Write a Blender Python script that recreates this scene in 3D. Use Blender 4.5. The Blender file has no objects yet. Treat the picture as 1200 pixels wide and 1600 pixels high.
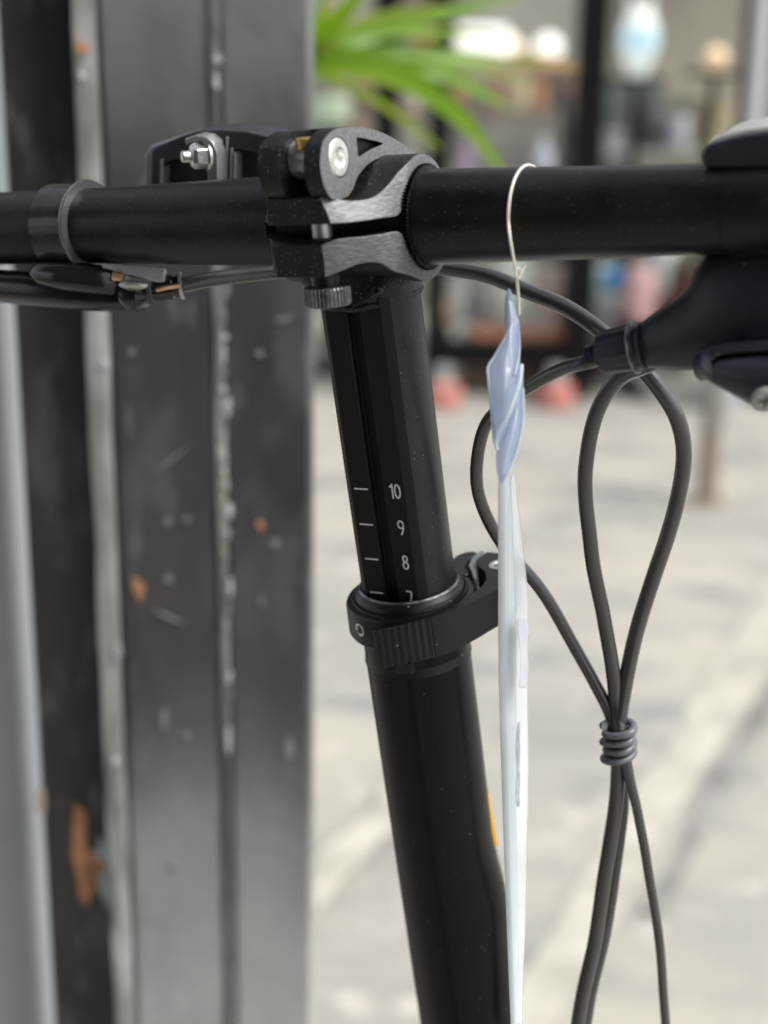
import bpy, bmesh, math, random
from math import sin, cos, tan, pi, radians, atan2, sqrt
from mathutils import Vector, Matrix, noise
from mathutils.geometry import tessellate_polygon

S = bpy.context.scene
COL = S.collection
V = Vector
MM = 0.001
rnd = random.Random(7)

# ------------------------------------------------------------------ camera
FPX = 2400.0                       # focal length in pixels of the 1200 px wide picture
PITCH, ROLL, CAM = radians(16.9), radians(0.82), V((0, 0, 1.20))
FWD = V((0, cos(PITCH), -sin(PITCH)))
R0, U0 = V((1, 0, 0)), V((0, sin(PITCH), cos(PITCH)))
RGT = R0 * cos(ROLL) + U0 * sin(ROLL)
UP = U0 * cos(ROLL) - R0 * sin(ROLL)
cam_d = bpy.data.cameras.new('camera')
cam = bpy.data.objects.new('camera', cam_d); COL.objects.link(cam)
cam.matrix_world = Matrix(((RGT.x, UP.x, -FWD.x, CAM.x), (RGT.y, UP.y, -FWD.y, CAM.y), (RGT.z, UP.z, -FWD.z, CAM.z), (0, 0, 0, 1)))
cam_d.sensor_fit = 'HORIZONTAL'; cam_d.sensor_width = 36; cam_d.lens = 72
cam_d.clip_start = 0.01; cam_d.clip_end = 500
cam_d.dof.use_dof = True; cam_d.dof.focus_distance = 0.462; cam_d.dof.aperture_fstop = 9.0
S.camera = cam

# ------------------------------------------------------------------ light
W = bpy.data.worlds.new('World'); S.world = W; W.use_nodes = True
wn = W.node_tree; bg = wn.nodes['Background']
sky = wn.nodes.new('ShaderNodeTexSky'); sky.sky_type = 'NISHITA'; sky.sun_disc = False
SUN_EL, SUN_AZ = radians(54), radians(112)      # azimuth from +Y towards +X
sky.sun_elevation = SUN_EL; sky.sun_rotation = SUN_AZ
sky.air_density = 1.0; sky.dust_density = 3.0; sky.ozone_density = 1.0
hs_ = wn.nodes.new('ShaderNodeHueSaturation'); hs_.inputs['Saturation'].default_value = 0.35      # overcast: a white sky
wn.links.new(sky.outputs[0], hs_.inputs['Color']); wn.links.new(hs_.outputs[0], bg.inputs[0]); bg.inputs[1].default_value = 0.13
sd = bpy.data.lights.new('sun', 'SUN'); sd.energy = 1.5; sd.angle = radians(30); sd.color = (1.0, 0.96, 0.9)
sun = bpy.data.objects.new('sun', sd); COL.objects.link(sun)
sdir = V((sin(SUN_AZ) * cos(SUN_EL), cos(SUN_AZ) * cos(SUN_EL), sin(SUN_EL)))
sun.rotation_euler = sdir.to_track_quat('Z', 'Y').to_euler(); sun.location = (3, 3, 6)
S.view_settings.view_transform = 'Standard'; S.view_settings.look = 'None'
S.view_settings.exposure = 0.9; S.view_settings.gamma = 1.0; S.view_settings.use_curve_mapping = False
S.render.engine = 'CYCLES'
S.cycles.use_denoising = True
S.cycles.max_bounces = 8; S.cycles.sample_clamp_indirect = 6

# ------------------------------------------------------------------ geometry of the view (used to measure places)
def ray(px, py): return FWD + RGT * ((px - 600) / FPX) - UP * ((py - 800) / FPX)
def P(px, py, d): return CAM + ray(px, py) * d
def G(px, py, z=0.0):
    r = ray(px, py); return CAM + r * ((z - CAM.z) / r.z)
def WY(px, py, y):
    r = ray(px, py); return CAM + r * ((y - CAM.y) / r.y)

class Frame:
    def __init__(s, o, a, b, c): s.o, s.a, s.b, s.c = V(o), V(a), V(b), V(c)
    def __call__(s, a, b, c): return s.o + (s.a * a + s.b * b + s.c * c) * MM      # millimetres
    def trace(s, px, py, axis, val):
        """pixel -> local mm, on the plane where local `axis` equals val"""
        ax = (s.a, s.b, s.c)[axis]; r = ray(px, py)
        t = ((s.o + ax * val * MM - CAM).dot(ax)) / r.dot(ax)
        q = CAM + r * t - s.o
        return (q.dot(s.a) / MM, q.dot(s.b) / MM, q.dot(s.c) / MM)

# ------------------------------------------------------------------ bike frame of reference
stem_hi, stem_lo = P(582.5, 492, 0.4613), P(718, 1500, 0.5500)
K = (stem_hi - stem_lo).normalized()
Hh = RGT * 0.883 - UP * 0.0616 - FWD * 0.465
H = (Hh - K * Hh.dot(K)).normalized()
N = H.cross(K)                      # towards the rider
if N.dot(FWD) > 0: N = -N
BAR0 = P(560, 342, 0.452)
TAU = radians(6.7)
N1 = (N * cos(TAU) + K * sin(TAU)).normalized(); K1 = (K * cos(TAU) - N * sin(TAU)).normalized()
CL = Frame(BAR0, H, N1, K1)         # clamp frame
BF = Frame(BAR0, H, N, K)
def stem_point(py):
    """point of the stem axis seen at picture row py"""
    r = ray(600, py); # intersect the plane spanned by ray row with the stem line
    n = RGT.cross(r)
    t = (CAM - stem_hi).dot(n) / K.dot(n)
    return stem_hi + K * t

# ------------------------------------------------------------------ materials
MATS = {}
def mat(name, base, rough=0.5, metal=0.0, spec=0.5, noise_amt=0.0, noise_scale=20, bump=0.0, bump_scale=300, speck=0.0,
        speck_col=(0.35, 0.33, 0.3), speck_scale=900, coat=0.0, trans=0.0, emit=None, estr=0.0, alpha=1.0, col2=None,
        rough_var=0.0, stretch=None, sss=0.0, ior=None):
    if name in MATS: return MATS[name]
    m = bpy.data.materials.new(name); m.use_nodes = True; t = m.node_tree; n = t.nodes; L = t.links
    b = n['Principled BSDF']
    b.inputs['Base Color'].default_value = (*base, 1); b.inputs['Roughness'].default_value = rough
    b.inputs['Metallic'].default_value = metal; b.inputs['Specular IOR Level'].default_value = spec
    b.inputs['Coat Weight'].default_value = coat; b.inputs['Coat Roughness'].default_value = 0.12
    b.inputs['Transmission Weight'].default_value = trans; b.inputs['Alpha'].default_value = alpha
    if ior: b.inputs['IOR'].default_value = ior
    if sss: b.inputs['Subsurface Weight'].default_value = sss
    if emit: b.inputs['Emission Color'].default_value = (*emit, 1); b.inputs['Emission Strength'].default_value = estr
    tc = n.new('ShaderNodeTexCoord'); src = tc.outputs['Object']
    if stretch:
        mp = n.new('ShaderNodeMapping'); mp.inputs['Scale'].default_value = stretch; L.new(src, mp.inputs[0]); src = mp.outputs[0]
    col = None
    if noise_amt or col2:
        nz = n.new('ShaderNodeTexNoise'); nz.inputs['Scale'].default_value = noise_scale; nz.inputs['Detail'].default_value = 6
        L.new(src, nz.inputs['Vector'])
        mx = n.new('ShaderNodeMix'); mx.data_type = 'RGBA'
        c2 = col2 or tuple(max(0, x * (1 - noise_amt)) for x in base)
        c1 = base if col2 else tuple(min(1, x * (1 + noise_amt)) for x in base)
        mx.inputs['A'].default_value = (*c1, 1); mx.inputs['B'].default_value = (*c2, 1)
        rp = n.new('ShaderNodeMapRange'); rp.inputs['From Min'].default_value = 0.38; rp.inputs['From Max'].default_value = 0.62
        L.new(nz.outputs[0], rp.inputs[0]); L.new(rp.outputs[0], mx.inputs['Factor']); col = mx.outputs['Result']
        if rough_var:
            rr = n.new('ShaderNodeMapRange'); rr.inputs['To Min'].default_value = rough - rough_var; rr.inputs['To Max'].default_value = rough + rough_var
            L.new(nz.outputs[0], rr.inputs[0]); rr.inputs['From Min'].default_value = 0.3; rr.inputs['From Max'].default_value = 0.7
            L.new(rr.outputs[0], b.inputs['Roughness'])
    if speck:
        vz = n.new('ShaderNodeTexVoronoi'); vz.inputs['Scale'].default_value = speck_scale; vz.inputs['Randomness'].default_value = 1
        L.new(tc.outputs['Object'], vz.inputs['Vector'])
        # only some cells carry a grain
        sep = n.new('ShaderNodeSeparateColor'); L.new(vz.outputs['Color'], sep.inputs[0])
        lt = n.new('ShaderNodeMath'); lt.operation = 'LESS_THAN'; L.new(sep.outputs[0], lt.inputs[0]); lt.inputs[1].default_value = speck
        sz = n.new('ShaderNodeMath'); sz.operation = 'MULTIPLY'; L.new(sep.outputs[1], sz.inputs[0]); sz.inputs[1].default_value = 0.33
        ds = n.new('ShaderNodeMath'); ds.operation = 'LESS_THAN'; L.new(vz.outputs['Distance'], ds.inputs[0]); L.new(sz.outputs[0], ds.inputs[1])
        an = n.new('ShaderNodeMath'); an.operation = 'MULTIPLY'; L.new(lt.outputs[0], an.inputs[0]); L.new(ds.outputs[0], an.inputs[1])
        m2 = n.new('ShaderNodeMix'); m2.data_type = 'RGBA'; L.new(an.outputs[0], m2.inputs['Factor'])
        if col: L.new(col, m2.inputs['A'])
        else: m2.inputs['A'].default_value = (*base, 1)
        m2.inputs['B'].default_value = (*speck_col, 1); col = m2.outputs['Result']
    if col: L.new(col, b.inputs['Base Color'])
    if bump:
        bz = n.new('ShaderNodeTexNoise'); bz.inputs['Scale'].default_value = bump_scale; bz.inputs['Detail'].default_value = 3
        L.new(src, bz.inputs['Vector'])
        bp = n.new('ShaderNodeBump'); bp.inputs['Strength'].default_value = bump; bp.inputs['Distance'].default_value = 0.3 / bump_scale
        L.new(bz.outputs[0], bp.inputs['Height']); L.new(bp.outputs[0], b.inputs['Normal'])
    MATS[name] = m
    return m

satin = mat('satin_black_paint', (0.005, 0.005, 0.005), rough=0.38, spec=0.5, noise_scale=38, col2=(0.012, 0.0115, 0.011), rough_var=0.09, bump=0.5, bump_scale=2600, speck=0.10, speck_scale=1500, speck_col=(0.16, 0.16, 0.16))
bar_black = mat('bar_black_anodise', (0.0045, 0.004, 0.004), rough=0.37, spec=0.34, noise_scale=30, col2=(0.012, 0.011, 0.0105), rough_var=0.10, bump=0.45, bump_scale=2400, speck=0.16, speck_scale=1700, speck_col=(0.10, 0.095, 0.09))
dusty = mat('dusty_black_casting', (0.006, 0.006, 0.006), rough=0.45, spec=0.4, bump=0.7, bump_scale=1500, speck=0.45, speck_scale=1500, speck_col=(0.17, 0.16, 0.15))
machined = mat('bead_blasted_grey_face', (0.20, 0.205, 0.21), rough=0.5, metal=0.5, spec=0.5, noise_amt=0.16, noise_scale=900, bump=0.6, bump_scale=1700)
brushed = mat('brushed_grey_face', (0.15, 0.155, 0.16), rough=0.52, metal=0.5, noise_amt=0.22, noise_scale=900, bump=0.7, bump_scale=1000, stretch=(0.4, 0.7, 2))
steel = mat('zinc_steel', (0.72, 0.73, 0.70), rough=0.28, metal=0.9, noise_amt=0.1, noise_scale=400, bump=0.2, bump_scale=900)
steel_soft = mat('soft_bright_steel', (0.55, 0.56, 0.56), rough=0.38, metal=0.8, noise_amt=0.12, noise_scale=500)
brass = mat('yellow_brass', (0.62, 0.40, 0.13), rough=0.35, metal=0.8, noise_amt=0.25, noise_scale=600)
flat_black = mat('flat_black_scale_strip', (0.0055, 0.0055, 0.005), rough=0.55, spec=0.25, bump=0.2, bump_scale=3000, speck=0.008, speck_scale=500)
gloss_black = mat('gloss_black_tube', (0.0025, 0.0025, 0.003), rough=0.27, spec=0.2, noise_scale=26, col2=(0.0045, 0.0042, 0.004), rough_var=0.07, speck=0.03, speck_scale=900, speck_col=(0.08,0.08,0.08))
collar_black = mat('anodised_collar_black', (0.0045, 0.0045, 0.005), rough=0.36, spec=0.42, bump=0.25, bump_scale=2500, speck=0.03, speck_scale=900, speck_col=(0.2,0.2,0.2))
plastic = mat('dark_blue_black_plastic', (0.020, 0.021, 0.031), rough=0.42, spec=0.5, bump=0.35, bump_scale=1800, noise_amt=0.2, noise_scale=120, speck=0.03, speck_scale=500, speck_col=(0.12, 0.12, 0.12))
lever_black = mat('glossy_lever_black', (0.012, 0.012, 0.013), rough=0.2, spec=0.6, noise_amt=0.3, noise_scale=90)
housing = mat('cable_housing', (0.030, 0.030, 0.030), rough=0.34, coat=0.7, noise_scale=40, col2=(0.045, 0.043, 0.04), rough_var=0.06, spec=0.6, bump=0.1, bump_scale=900)
housing_pale = mat('grey_wrap', (0.13, 0.14, 0.155), rough=0.32, spec=0.6)
ink = mat('white_scale_print', (0.62, 0.63, 0.62), rough=0.6, noise_amt=0.15, noise_scale=900)
clear_film = mat('blue_tinted_film', (0.72, 0.79, 1.0), rough=0.16, spec=0.8, coat=0.9, alpha=0.9, trans=0.0, noise_amt=0.10, noise_scale=220, bump=0.9, bump_scale=130, ior=1.35, sss=0.25)
film_edge = mat('film_bright_edge', (0.8, 0.88, 0.98), rough=0.2, spec=0.6, trans=0.1)
sleeve_white = mat('milky_plastic_sleeve', (0.86, 0.89, 0.90), rough=0.3, spec=0.5, noise_amt=0.05, noise_scale=30, trans=0.05, sss=0.1)
filament = mat('clear_filament', (0.9, 0.87, 0.76), rough=0.2, spec=0.7, trans=0.1)
rubber = mat('black_rubber', (0.02, 0.02, 0.02), rough=0.7, bump=0.4, bump_scale=600)
lens_white = mat('indicator_lens', (0.68, 0.68, 0.69), rough=0.12, spec=0.6, noise_amt=0.1, noise_scale=60, trans=0.2)
yellow = mat('yellow_plastic', (0.75, 0.42, 0.02), rough=0.4)

# ------------------------------------------------------------------ mesh helpers
def tag(o, label=None, cat=None, group=None, kind=None):
    if label: o['label'] = label
    if cat: o['category'] = cat
    if group: o['group'] = group
    if kind: o['kind'] = kind
    return o
def empty(name, loc):
    o = bpy.data.objects.new(name, None); o.empty_display_size = 0.05; o.location = loc; COL.objects.link(o)
    o['_o'] = list(loc); return o
def origin_of(p):
    return V(p['_o']) if p is not None and '_o' in p else V((0, 0, 0))
def link(name, bm, mats, parent=None, smooth=35, bevel=0, bseg=2, loc=None):
    org = origin_of(parent) if parent is not None else (V(loc) if loc is not None else V((0, 0, 0)))
    bmesh.ops.recalc_face_normals(bm, faces=bm.faces)
    bmesh.ops.translate(bm, verts=bm.verts, vec=-org)
    me = bpy.data.meshes.new(name); bm.to_mesh(me); bm.free()
    for m in (mats if isinstance(mats, (list, tuple)) else [mats]): me.materials.append(m)
    o = bpy.data.objects.new(name, me); COL.objects.link(o)
    if smooth:
        me.shade_smooth(); me.set_sharp_from_angle(angle=radians(smooth))
    if bevel:
        md = o.modifiers.new('edge', 'BEVEL'); md.width = bevel * MM; md.segments = bseg; md.limit_method = 'ANGLE'; md.angle_limit = radians(38)
        md.harden_normals = False
    if parent is not None: o.parent = parent
    else: o.location = org
    o['_o'] = list(org)
    return o
def loft(rings, bm=None, cap=True, closed=False, mi=0):
    bm = bm or bmesh.new()
    vs = [[bm.verts.new(p) for p in r] for r in rings]
    n = len(vs[0]); m = len(vs)
    for i in range(m if closed else m - 1):
        a, b = vs[i], vs[(i + 1) % m]
        for j in range(n):
            f = bm.faces.new((a[j], a[(j + 1) % n], b[(j + 1) % n], b[j])); f.material_index = mi
    if cap and not closed:
        for r in (vs[0], vs[-1]):
            f = bm.faces.new(r); f.material_index = mi
    return bm
def catmull(pts, per=8):
    out = []; n = len(pts)
    for i in range(n - 1):
        p0 = pts[max(i - 1, 0)]; p1 = pts[i]; p2 = pts[i + 1]; p3 = pts[min(i + 2, n - 1)]
        for k in range(per):
            t = k / per
            out.append(0.5 * ((2 * p1) + (p2 - p0) * t + (2 * p0 - 5 * p1 + 4 * p2 - p3) * t * t + (3 * p1 - p0 - 3 * p2 + p3) * t ** 3))
    out.append(pts[-1]); return out
def tube(path, r, seg=20, bm=None, cap=True, mi=0):
    """r: radius in mm, number or function of 0..1"""
    ts = []
    for i in range(len(path)):
        a = path[max(i - 1, 0)]; b = path[min(i + 1, len(path) - 1)]; ts.append((b - a).normalized())
    x = ts[0].orthogonal().normalized(); rings = []
    for i, p in enumerate(path):
        x = (x - ts[i] * x.dot(ts[i])).normalized(); y = ts[i].cross(x)
        rr = (r(i / (len(path) - 1)) if callable(r) else r) * MM
        rings.append([p + (x * cos(2 * pi * j / seg) + y * sin(2 * pi * j / seg)) * rr for j in range(seg)])
    return loft(rings, bm, cap, mi=mi)
def lathe(o, axis, prof, seg=48, bm=None, cap=True, teeth=0, depth=0, xref=None, mi=0):
    """prof: (distance along axis mm, radius mm)"""
    axis = axis.normalized(); x = (xref - axis * xref.dot(axis)).normalized() if xref else axis.orthogonal().normalized(); y = axis.cross(x); rings = []
    for z, r in prof:
        ring = []
        for j in range(seg):
            rr = r
            if teeth: rr = r - (depth if (j * teeth * 2 // seg) % 2 else 0)
            a = 2 * pi * j / seg
            ring.append(o + axis * z * MM + (x * cos(a) + y * sin(a)) * max(rr, 0.01) * MM)
        rings.append(ring)
    return loft(rings, bm, cap, mi=mi)
def prism(fr, axes, outer, holes, v0, v1, bm=None, mi_side=0, mi_lo=0, mi_hi=0, cap_lo=True):
    """outline in two local axes, extruded along the third; axes e.g. (1,2,0)"""
    bm = bm or bmesh.new()
    def pt(u, v, w):
        c = [0, 0, 0]; c[axes[0]] = u; c[axes[1]] = v; c[axes[2]] = w; return fr(*c)
    loops = [outer] + list(holes)
    lo = [[bm.verts.new(pt(u, v, v0)) for u, v in l] for l in loops]
    hi = [[bm.verts.new(pt(u, v, v1)) for u, v in l] for l in loops]
    for a, b in zip(lo, hi):
        n = len(a)
        for j in range(n):
            f = bm.faces.new((a[j], a[(j + 1) % n], b[(j + 1) % n], b[j])); f.material_index = mi_side
    if holes:
        tris = tessellate_polygon([[V((u, v, 0)) for u, v in l] for l in loops])
        fl = [v for l in lo for v in l]; fh = [v for l in hi for v in l]
        for t in tris:
            if cap_lo: f = bm.faces.new([fl[i] for i in t]); f.material_index = mi_lo
            f = bm.faces.new([fh[i] for i in t]); f.material_index = mi_hi
    else:
        if cap_lo: f = bm.faces.new(lo[0]); f.material_index = mi_lo
        f = bm.faces.new(hi[0]); f.material_index = mi_hi
    return bm
def smooth2(pts, per=5, closed=True):
    n = len(pts); out = []
    for i in range(n):
        p0, p1, p2, p3 = (V(pts[(i + k - 1) % n]).to_2d() for k in range(4))
        for k in range(per):
            t = k / per
            q = 0.5 * ((2 * p1) + (p2 - p0) * t + (2 * p0 - 5 * p1 + 4 * p2 - p3) * t * t + (3 * p1 - p0 - 3 * p2 + p3) * t ** 3)
            out.append((q.x, q.y))
    return out
def circ(cx, cy, r, n=40): return [(cx + r * cos(2 * pi * i / n), cy + r * sin(2 * pi * i / n)) for i in range(n)]
def box(bm, c, sx, sy, sz, rot=0, mi=0):
    c = V(c); m = Matrix.Rotation(rot, 3, 'Z')
    vs = [bm.verts.new(c + m @ V((x * sx / 2, y * sy / 2, z * sz / 2))) for x in (-1, 1) for y in (-1, 1) for z in (-1, 1)]
    for q in ((0, 1, 3, 2), (4, 6, 7, 5), (0, 4, 5, 1), (2, 3, 7, 6), (0, 2, 6, 4), (1, 5, 7, 3)):
        f = bm.faces.new([vs[i] for i in q]); f.material_index = mi
    return bm
def bx(c, sx, sy, sz, rot=0): return box(bmesh.new(), c, sx, sy, sz, rot)

#MARK_SETTING
# ================================================================== SETTING
def ground_material():
    m = bpy.data.materials.new('pale_worn_paving'); m.use_nodes = True; t = m.node_tree; n = t.nodes; L = t.links
    b = n['Principled BSDF']; b.inputs['Roughness'].default_value = 0.8; b.inputs['Specular IOR Level'].default_value = 0.25
    tc = n.new('ShaderNodeTexCoord')
    def nz(scale, det, lo, hi, stretch=None, rot=0):
        src = tc.outputs['Object']
        if stretch:
            mp = n.new('ShaderNodeMapping'); mp.inputs['Scale'].default_value = stretch; mp.inputs['Rotation'].default_value = (0, 0, rot)
            L.new(src, mp.inputs[0]); src = mp.outputs[0]
        a = n.new('ShaderNodeTexNoise'); a.inputs['Scale'].default_value = scale; a.inputs['Detail'].default_value = det
        L.new(src, a.inputs['Vector'])
        r = n.new('ShaderNodeMapRange'); r.inputs['From Min'].default_value = lo; r.inputs['From Max'].default_value = hi
        L.new(a.outputs[0], r.inputs[0]); return r.outputs[0]
    def mix(f, a, bcol):
        x = n.new('ShaderNodeMix'); x.data_type = 'RGBA'; L.new(f, x.inputs['Factor'])
        if isinstance(a, tuple): x.inputs['A'].default_value = (*a, 1)
        else: L.new(a, x.inputs['A'])
        x.inputs['B'].default_value = (*bcol, 1); return x.outputs['Result']
    c = mix(nz(2.2, 6, 0.40, 0.62), (0.405, 0.39, 0.335), (0.315, 0.308, 0.278))
    c = mix(nz(3.2, 4, 0.50, 0.70, (1, 2.2, 1), 0.7), c, (0.235, 0.235, 0.235))
    c = mix(nz(9, 3, 0.60, 0.72), c, (0.55, 0.52, 0.46))
    c = mix(nz(22, 2, 0.68, 0.76), c, (0.62, 0.60, 0.55))
    c = mix(nz(15, 2, 0.68, 0.78), c, (0.30, 0.24, 0.20))
    L.new(c, b.inputs['Base Color'])
    a = n.new('ShaderNodeTexNoise'); a.inputs['Scale'].default_value = 90; L.new(tc.outputs['Object'], a.inputs['Vector'])
    bp = n.new('ShaderNodeBump'); bp.inputs['Strength'].default_value = 0.4; bp.inputs['Distance'].default_value = 0.004
    L.new(a.outputs[0], bp.inputs['Height']); L.new(bp.outputs[0], b.inputs['Normal'])
    return m
gm = ground_material()
bm = bmesh.new(); q = [bm.verts.new(V(p)) for p in ((-120, -120, 0), (120, -120, 0), (120, 240, 0), (-120, 240, 0))]; bm.faces.new(q)
tag(link('ground', bm, gm, smooth=0), kind='structure')

def ground_strip(name, a, b, w0, w1, z, m):
    """flat slab strip from a to b, half widths w0/w1 (m)"""
    d = (b - a).normalized(); s = V((-d.y, d.x, 0)); bm = bmesh.new(); n = 24; top = []
    for i in range(n + 1):
        t = i / n; p = a.lerp(b, t); w = w0 + (w1 - w0) * t
        jl = 0.02 * noise.noise(V((t * 9, 1.3, z * 50))); jr = 0.02 * noise.noise(V((t * 8, 7.3, z * 50)))
        top.append((bm.verts.new(V((p.x, p.y, z)) + s * (w + jl)), bm.verts.new(V((p.x, p.y, z)) - s * (w + jr))))
    for i in range(n): bm.faces.new((top[i][0], top[i + 1][0], top[i + 1][1], top[i][1]))
    return tag(link(name, bm, m, smooth=0), kind='structure')
pale_stone = mat('pale_stone_band', (0.435, 0.42, 0.36), rough=0.8, noise_amt=0.16, noise_scale=9)
dark_joint = mat('dirt_filled_joint', (0.235, 0.23, 0.215), rough=0.9, noise_amt=0.3, noise_scale=10)
gA, gB = G(1250, 900), G(770, 1660)
ground_strip('paving_band', gA + (gA - gB) * 0.5, gB, 0.065, 0.038, 0.004, pale_stone)
gC, gD = G(1270, 985), G(1010, 1430)
ground_strip('paving_joint', gC + (gC - gD) * 0.5, gD, 0.03, 0.014, 0.008, dark_joint)
gE, gF = G(690, 1190), G(440, 1450)
ground_strip('paving_band', gE + (gE - gF) * 0.2, gF, 0.04, 0.03, 0.012, pale_stone)

# ---- black steel gate leaf, very near on the left
def gate_material(name, base, chips=True, rough=0.42, metal=0.0, mottle=0.5, pale=(0.16, 0.165, 0.165), film=0.0):
    m = bpy.data.materials.new(name); m.use_nodes = True; t = m.node_tree; n = t.nodes; L = t.links
    b = n['Principled BSDF']; b.inputs['Roughness'].default_value = rough; b.inputs['Specular IOR Level'].default_value = 0.6
    b.inputs['Metallic'].default_value = metal
    tc = n.new('ShaderNodeTexCoord')
    def nz(scale, det, lo, hi, st=None, seed=0):
        mp = n.new('ShaderNodeMapping'); mp.inputs['Scale'].default_value = st or (1, 1, 1); mp.inputs['Location'].default_value = (seed, seed * 1.7, 0)
        L.new(tc.outputs['Object'], mp.inputs[0])
        a = n.new('ShaderNodeTexNoise'); a.inputs['Scale'].default_value = scale; a.inputs['Detail'].default_value = det
        L.new(mp.outputs[0], a.inputs['Vector'])
        r = n.new('ShaderNodeMapRange'); r.inputs['From Min'].default_value = lo; r.inputs['From Max'].default_value = hi
        L.new(a.outputs[0], r.inputs[0]); return r.outputs[0]
    def mix(f, a, bcol):
        x = n.new('ShaderNodeMix'); x.data_type = 'RGBA'; L.new(f, x.inputs['Factor'])
        if isinstance(a, tuple): x.inputs['A'].default_value = (*a, 1)
        else: L.new(a, x.inputs['A'])
        x.inputs['B'].default_value = (*bcol, 1); return x.outputs['Result']
    c = mix(nz(14, 6, 0.35, 0.7, (1, 1, 0.35)), base, tuple(x * 1.9 + 0.008 for x in base))
    c = mix(nz(60, 6, *((0.58, 0.80) if chips else (0.40, 0.66)), (1, 1, 0.35), 3), c, pale)
    if chips:
        c = mix(nz(38, 4, 0.755, 0.765, (1, 1, 0.4), 9), c, (0.33, 0.16, 0.09))
    c = mix(nz(120, 4, 0.62, 0.85, (1, 1, 0.05), 21), c, tuple(x * 0.8 + 0.05 for x in base))
    c = mix(nz(9, 6, 0.46, 0.72, (1.4, 1, 0.5), 31), c, (0.085, 0.078, 0.078))
    c = mix(nz(24, 6, 0.55, 0.72, (1.2, 1, 0.45), 47), c, (0.10, 0.10, 0.10))
    if film:  # cloudy reflections put into the paint colour by height
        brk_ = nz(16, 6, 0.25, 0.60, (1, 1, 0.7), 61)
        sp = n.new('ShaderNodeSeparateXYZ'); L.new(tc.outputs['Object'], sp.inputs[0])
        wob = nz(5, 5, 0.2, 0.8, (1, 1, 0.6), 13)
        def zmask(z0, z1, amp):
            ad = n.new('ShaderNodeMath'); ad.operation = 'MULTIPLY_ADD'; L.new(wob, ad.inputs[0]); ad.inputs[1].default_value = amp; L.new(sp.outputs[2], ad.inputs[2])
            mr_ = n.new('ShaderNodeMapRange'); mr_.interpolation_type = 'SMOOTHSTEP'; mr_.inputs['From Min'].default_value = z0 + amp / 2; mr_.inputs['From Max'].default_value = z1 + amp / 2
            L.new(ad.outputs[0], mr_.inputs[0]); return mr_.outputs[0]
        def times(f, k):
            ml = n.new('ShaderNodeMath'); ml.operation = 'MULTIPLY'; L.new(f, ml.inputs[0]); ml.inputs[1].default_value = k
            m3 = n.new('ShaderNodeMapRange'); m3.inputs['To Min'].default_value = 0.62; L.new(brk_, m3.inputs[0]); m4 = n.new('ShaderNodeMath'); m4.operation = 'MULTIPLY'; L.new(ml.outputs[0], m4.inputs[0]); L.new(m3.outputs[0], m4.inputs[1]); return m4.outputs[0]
        c = mix(times(zmask(0.86, 0.62, 0.14), film), c, (0.56, 0.55, 0.54))       # dusty pale tone painted in for reflections on the lower half
        c = mix(times(zmask(1.10, 1.24, 0.08), film * 0.8), c, (0.27, 0.29, 0.275))  # grey green tone painted in for reflections higher up
    L.new(c, b.inputs['Base Color'])
    r = nz(25, 4, 0.3, 0.7, (1, 1, 0.4), 5)
    mr = n.new('ShaderNodeMapRange'); mr.inputs['To Min'].default_value = rough - 0.1; mr.inputs['To Max'].default_value = rough + 0.14
    L.new(r, mr.inputs[0]); L.new(mr.outputs[0], b.inputs['Roughness'])
    a = n.new('ShaderNodeTexNoise'); a.inputs['Scale'].default_value = 30; L.new(tc.outputs['Object'], a.inputs['Vector'])
    bp = n.new('ShaderNodeBump'); bp.inputs['Strength'].default_value = 0.35; bp.inputs['Distance'].default_value = 0.004
    L.new(a.outputs[0], bp.inputs['Height']); L.new(bp.outputs[0], b.inputs['Normal'])
    return m
GY = 0.80
def gx(px, y=GY): return WY(px, 800, y).x
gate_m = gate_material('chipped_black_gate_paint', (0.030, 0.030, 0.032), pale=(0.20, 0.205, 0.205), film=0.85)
gate_dark = gate_material('old_black_post_paint', (0.014, 0.014, 0.014), pale=(0.20, 0.18, 0.165))
worn = gate_material('worn_grey_edge', (0.20, 0.20, 0.185), chips=False, pale=(0.50, 0.51, 0.50))
gate = empty('steel_gate', (gx(330), GY, 0))
tag(gate, 'chipped black steel gate leaf with worn vertical seams behind the handlebar', 'gate')
def slab(name, x0, x1, y0, y1, z0, z1, m, parent, bev=3):
    return link(name, bx(((x0 + x1) / 2, (y0 + y1) / 2, (z0 + z1) / 2), x1 - x0, y1 - y0, z1 - z0), m, parent, bevel=bev)
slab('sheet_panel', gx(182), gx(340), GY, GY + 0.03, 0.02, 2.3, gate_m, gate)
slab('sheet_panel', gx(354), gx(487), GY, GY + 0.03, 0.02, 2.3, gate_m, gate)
# worn bead between the two sheets: an uneven rib
def rib(name, px0, px1, proud, m, wob=0.0012):
    bm = bmesh.new(); rings = []; x0, x1 = gx(px0), gx(px1); n = 150
    for i in range(n + 1):
        z = 0.02 + 2.28 * i / n; w = wob * noise.noise(V((z * 26, px0 * 0.1, 0))); w2 = wob * noise.noise(V((z * 21, 5 + px0 * 0.1, 0)))
        pr = proud * (0.75 + 0.5 * noise.noise(V((z * 30, 9, 2))))
        rings.append([V((x0 + w, GY + 0.012, z)), V((x0 + w + 0.0006, GY - pr * 0.6, z)), V(((x0 + x1) / 2, GY - pr, z)), V((x1 + w2 - 0.0006, GY - pr * 0.6, z)), V((x1 + w2, GY + 0.012, z))])
    return link(name, loft(rings), m, gate, smooth=60)
rib('seam_rib', 338, 356, 0.003, worn)
rib('edge_rib', 146, 181, 0.004, worn)
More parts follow.
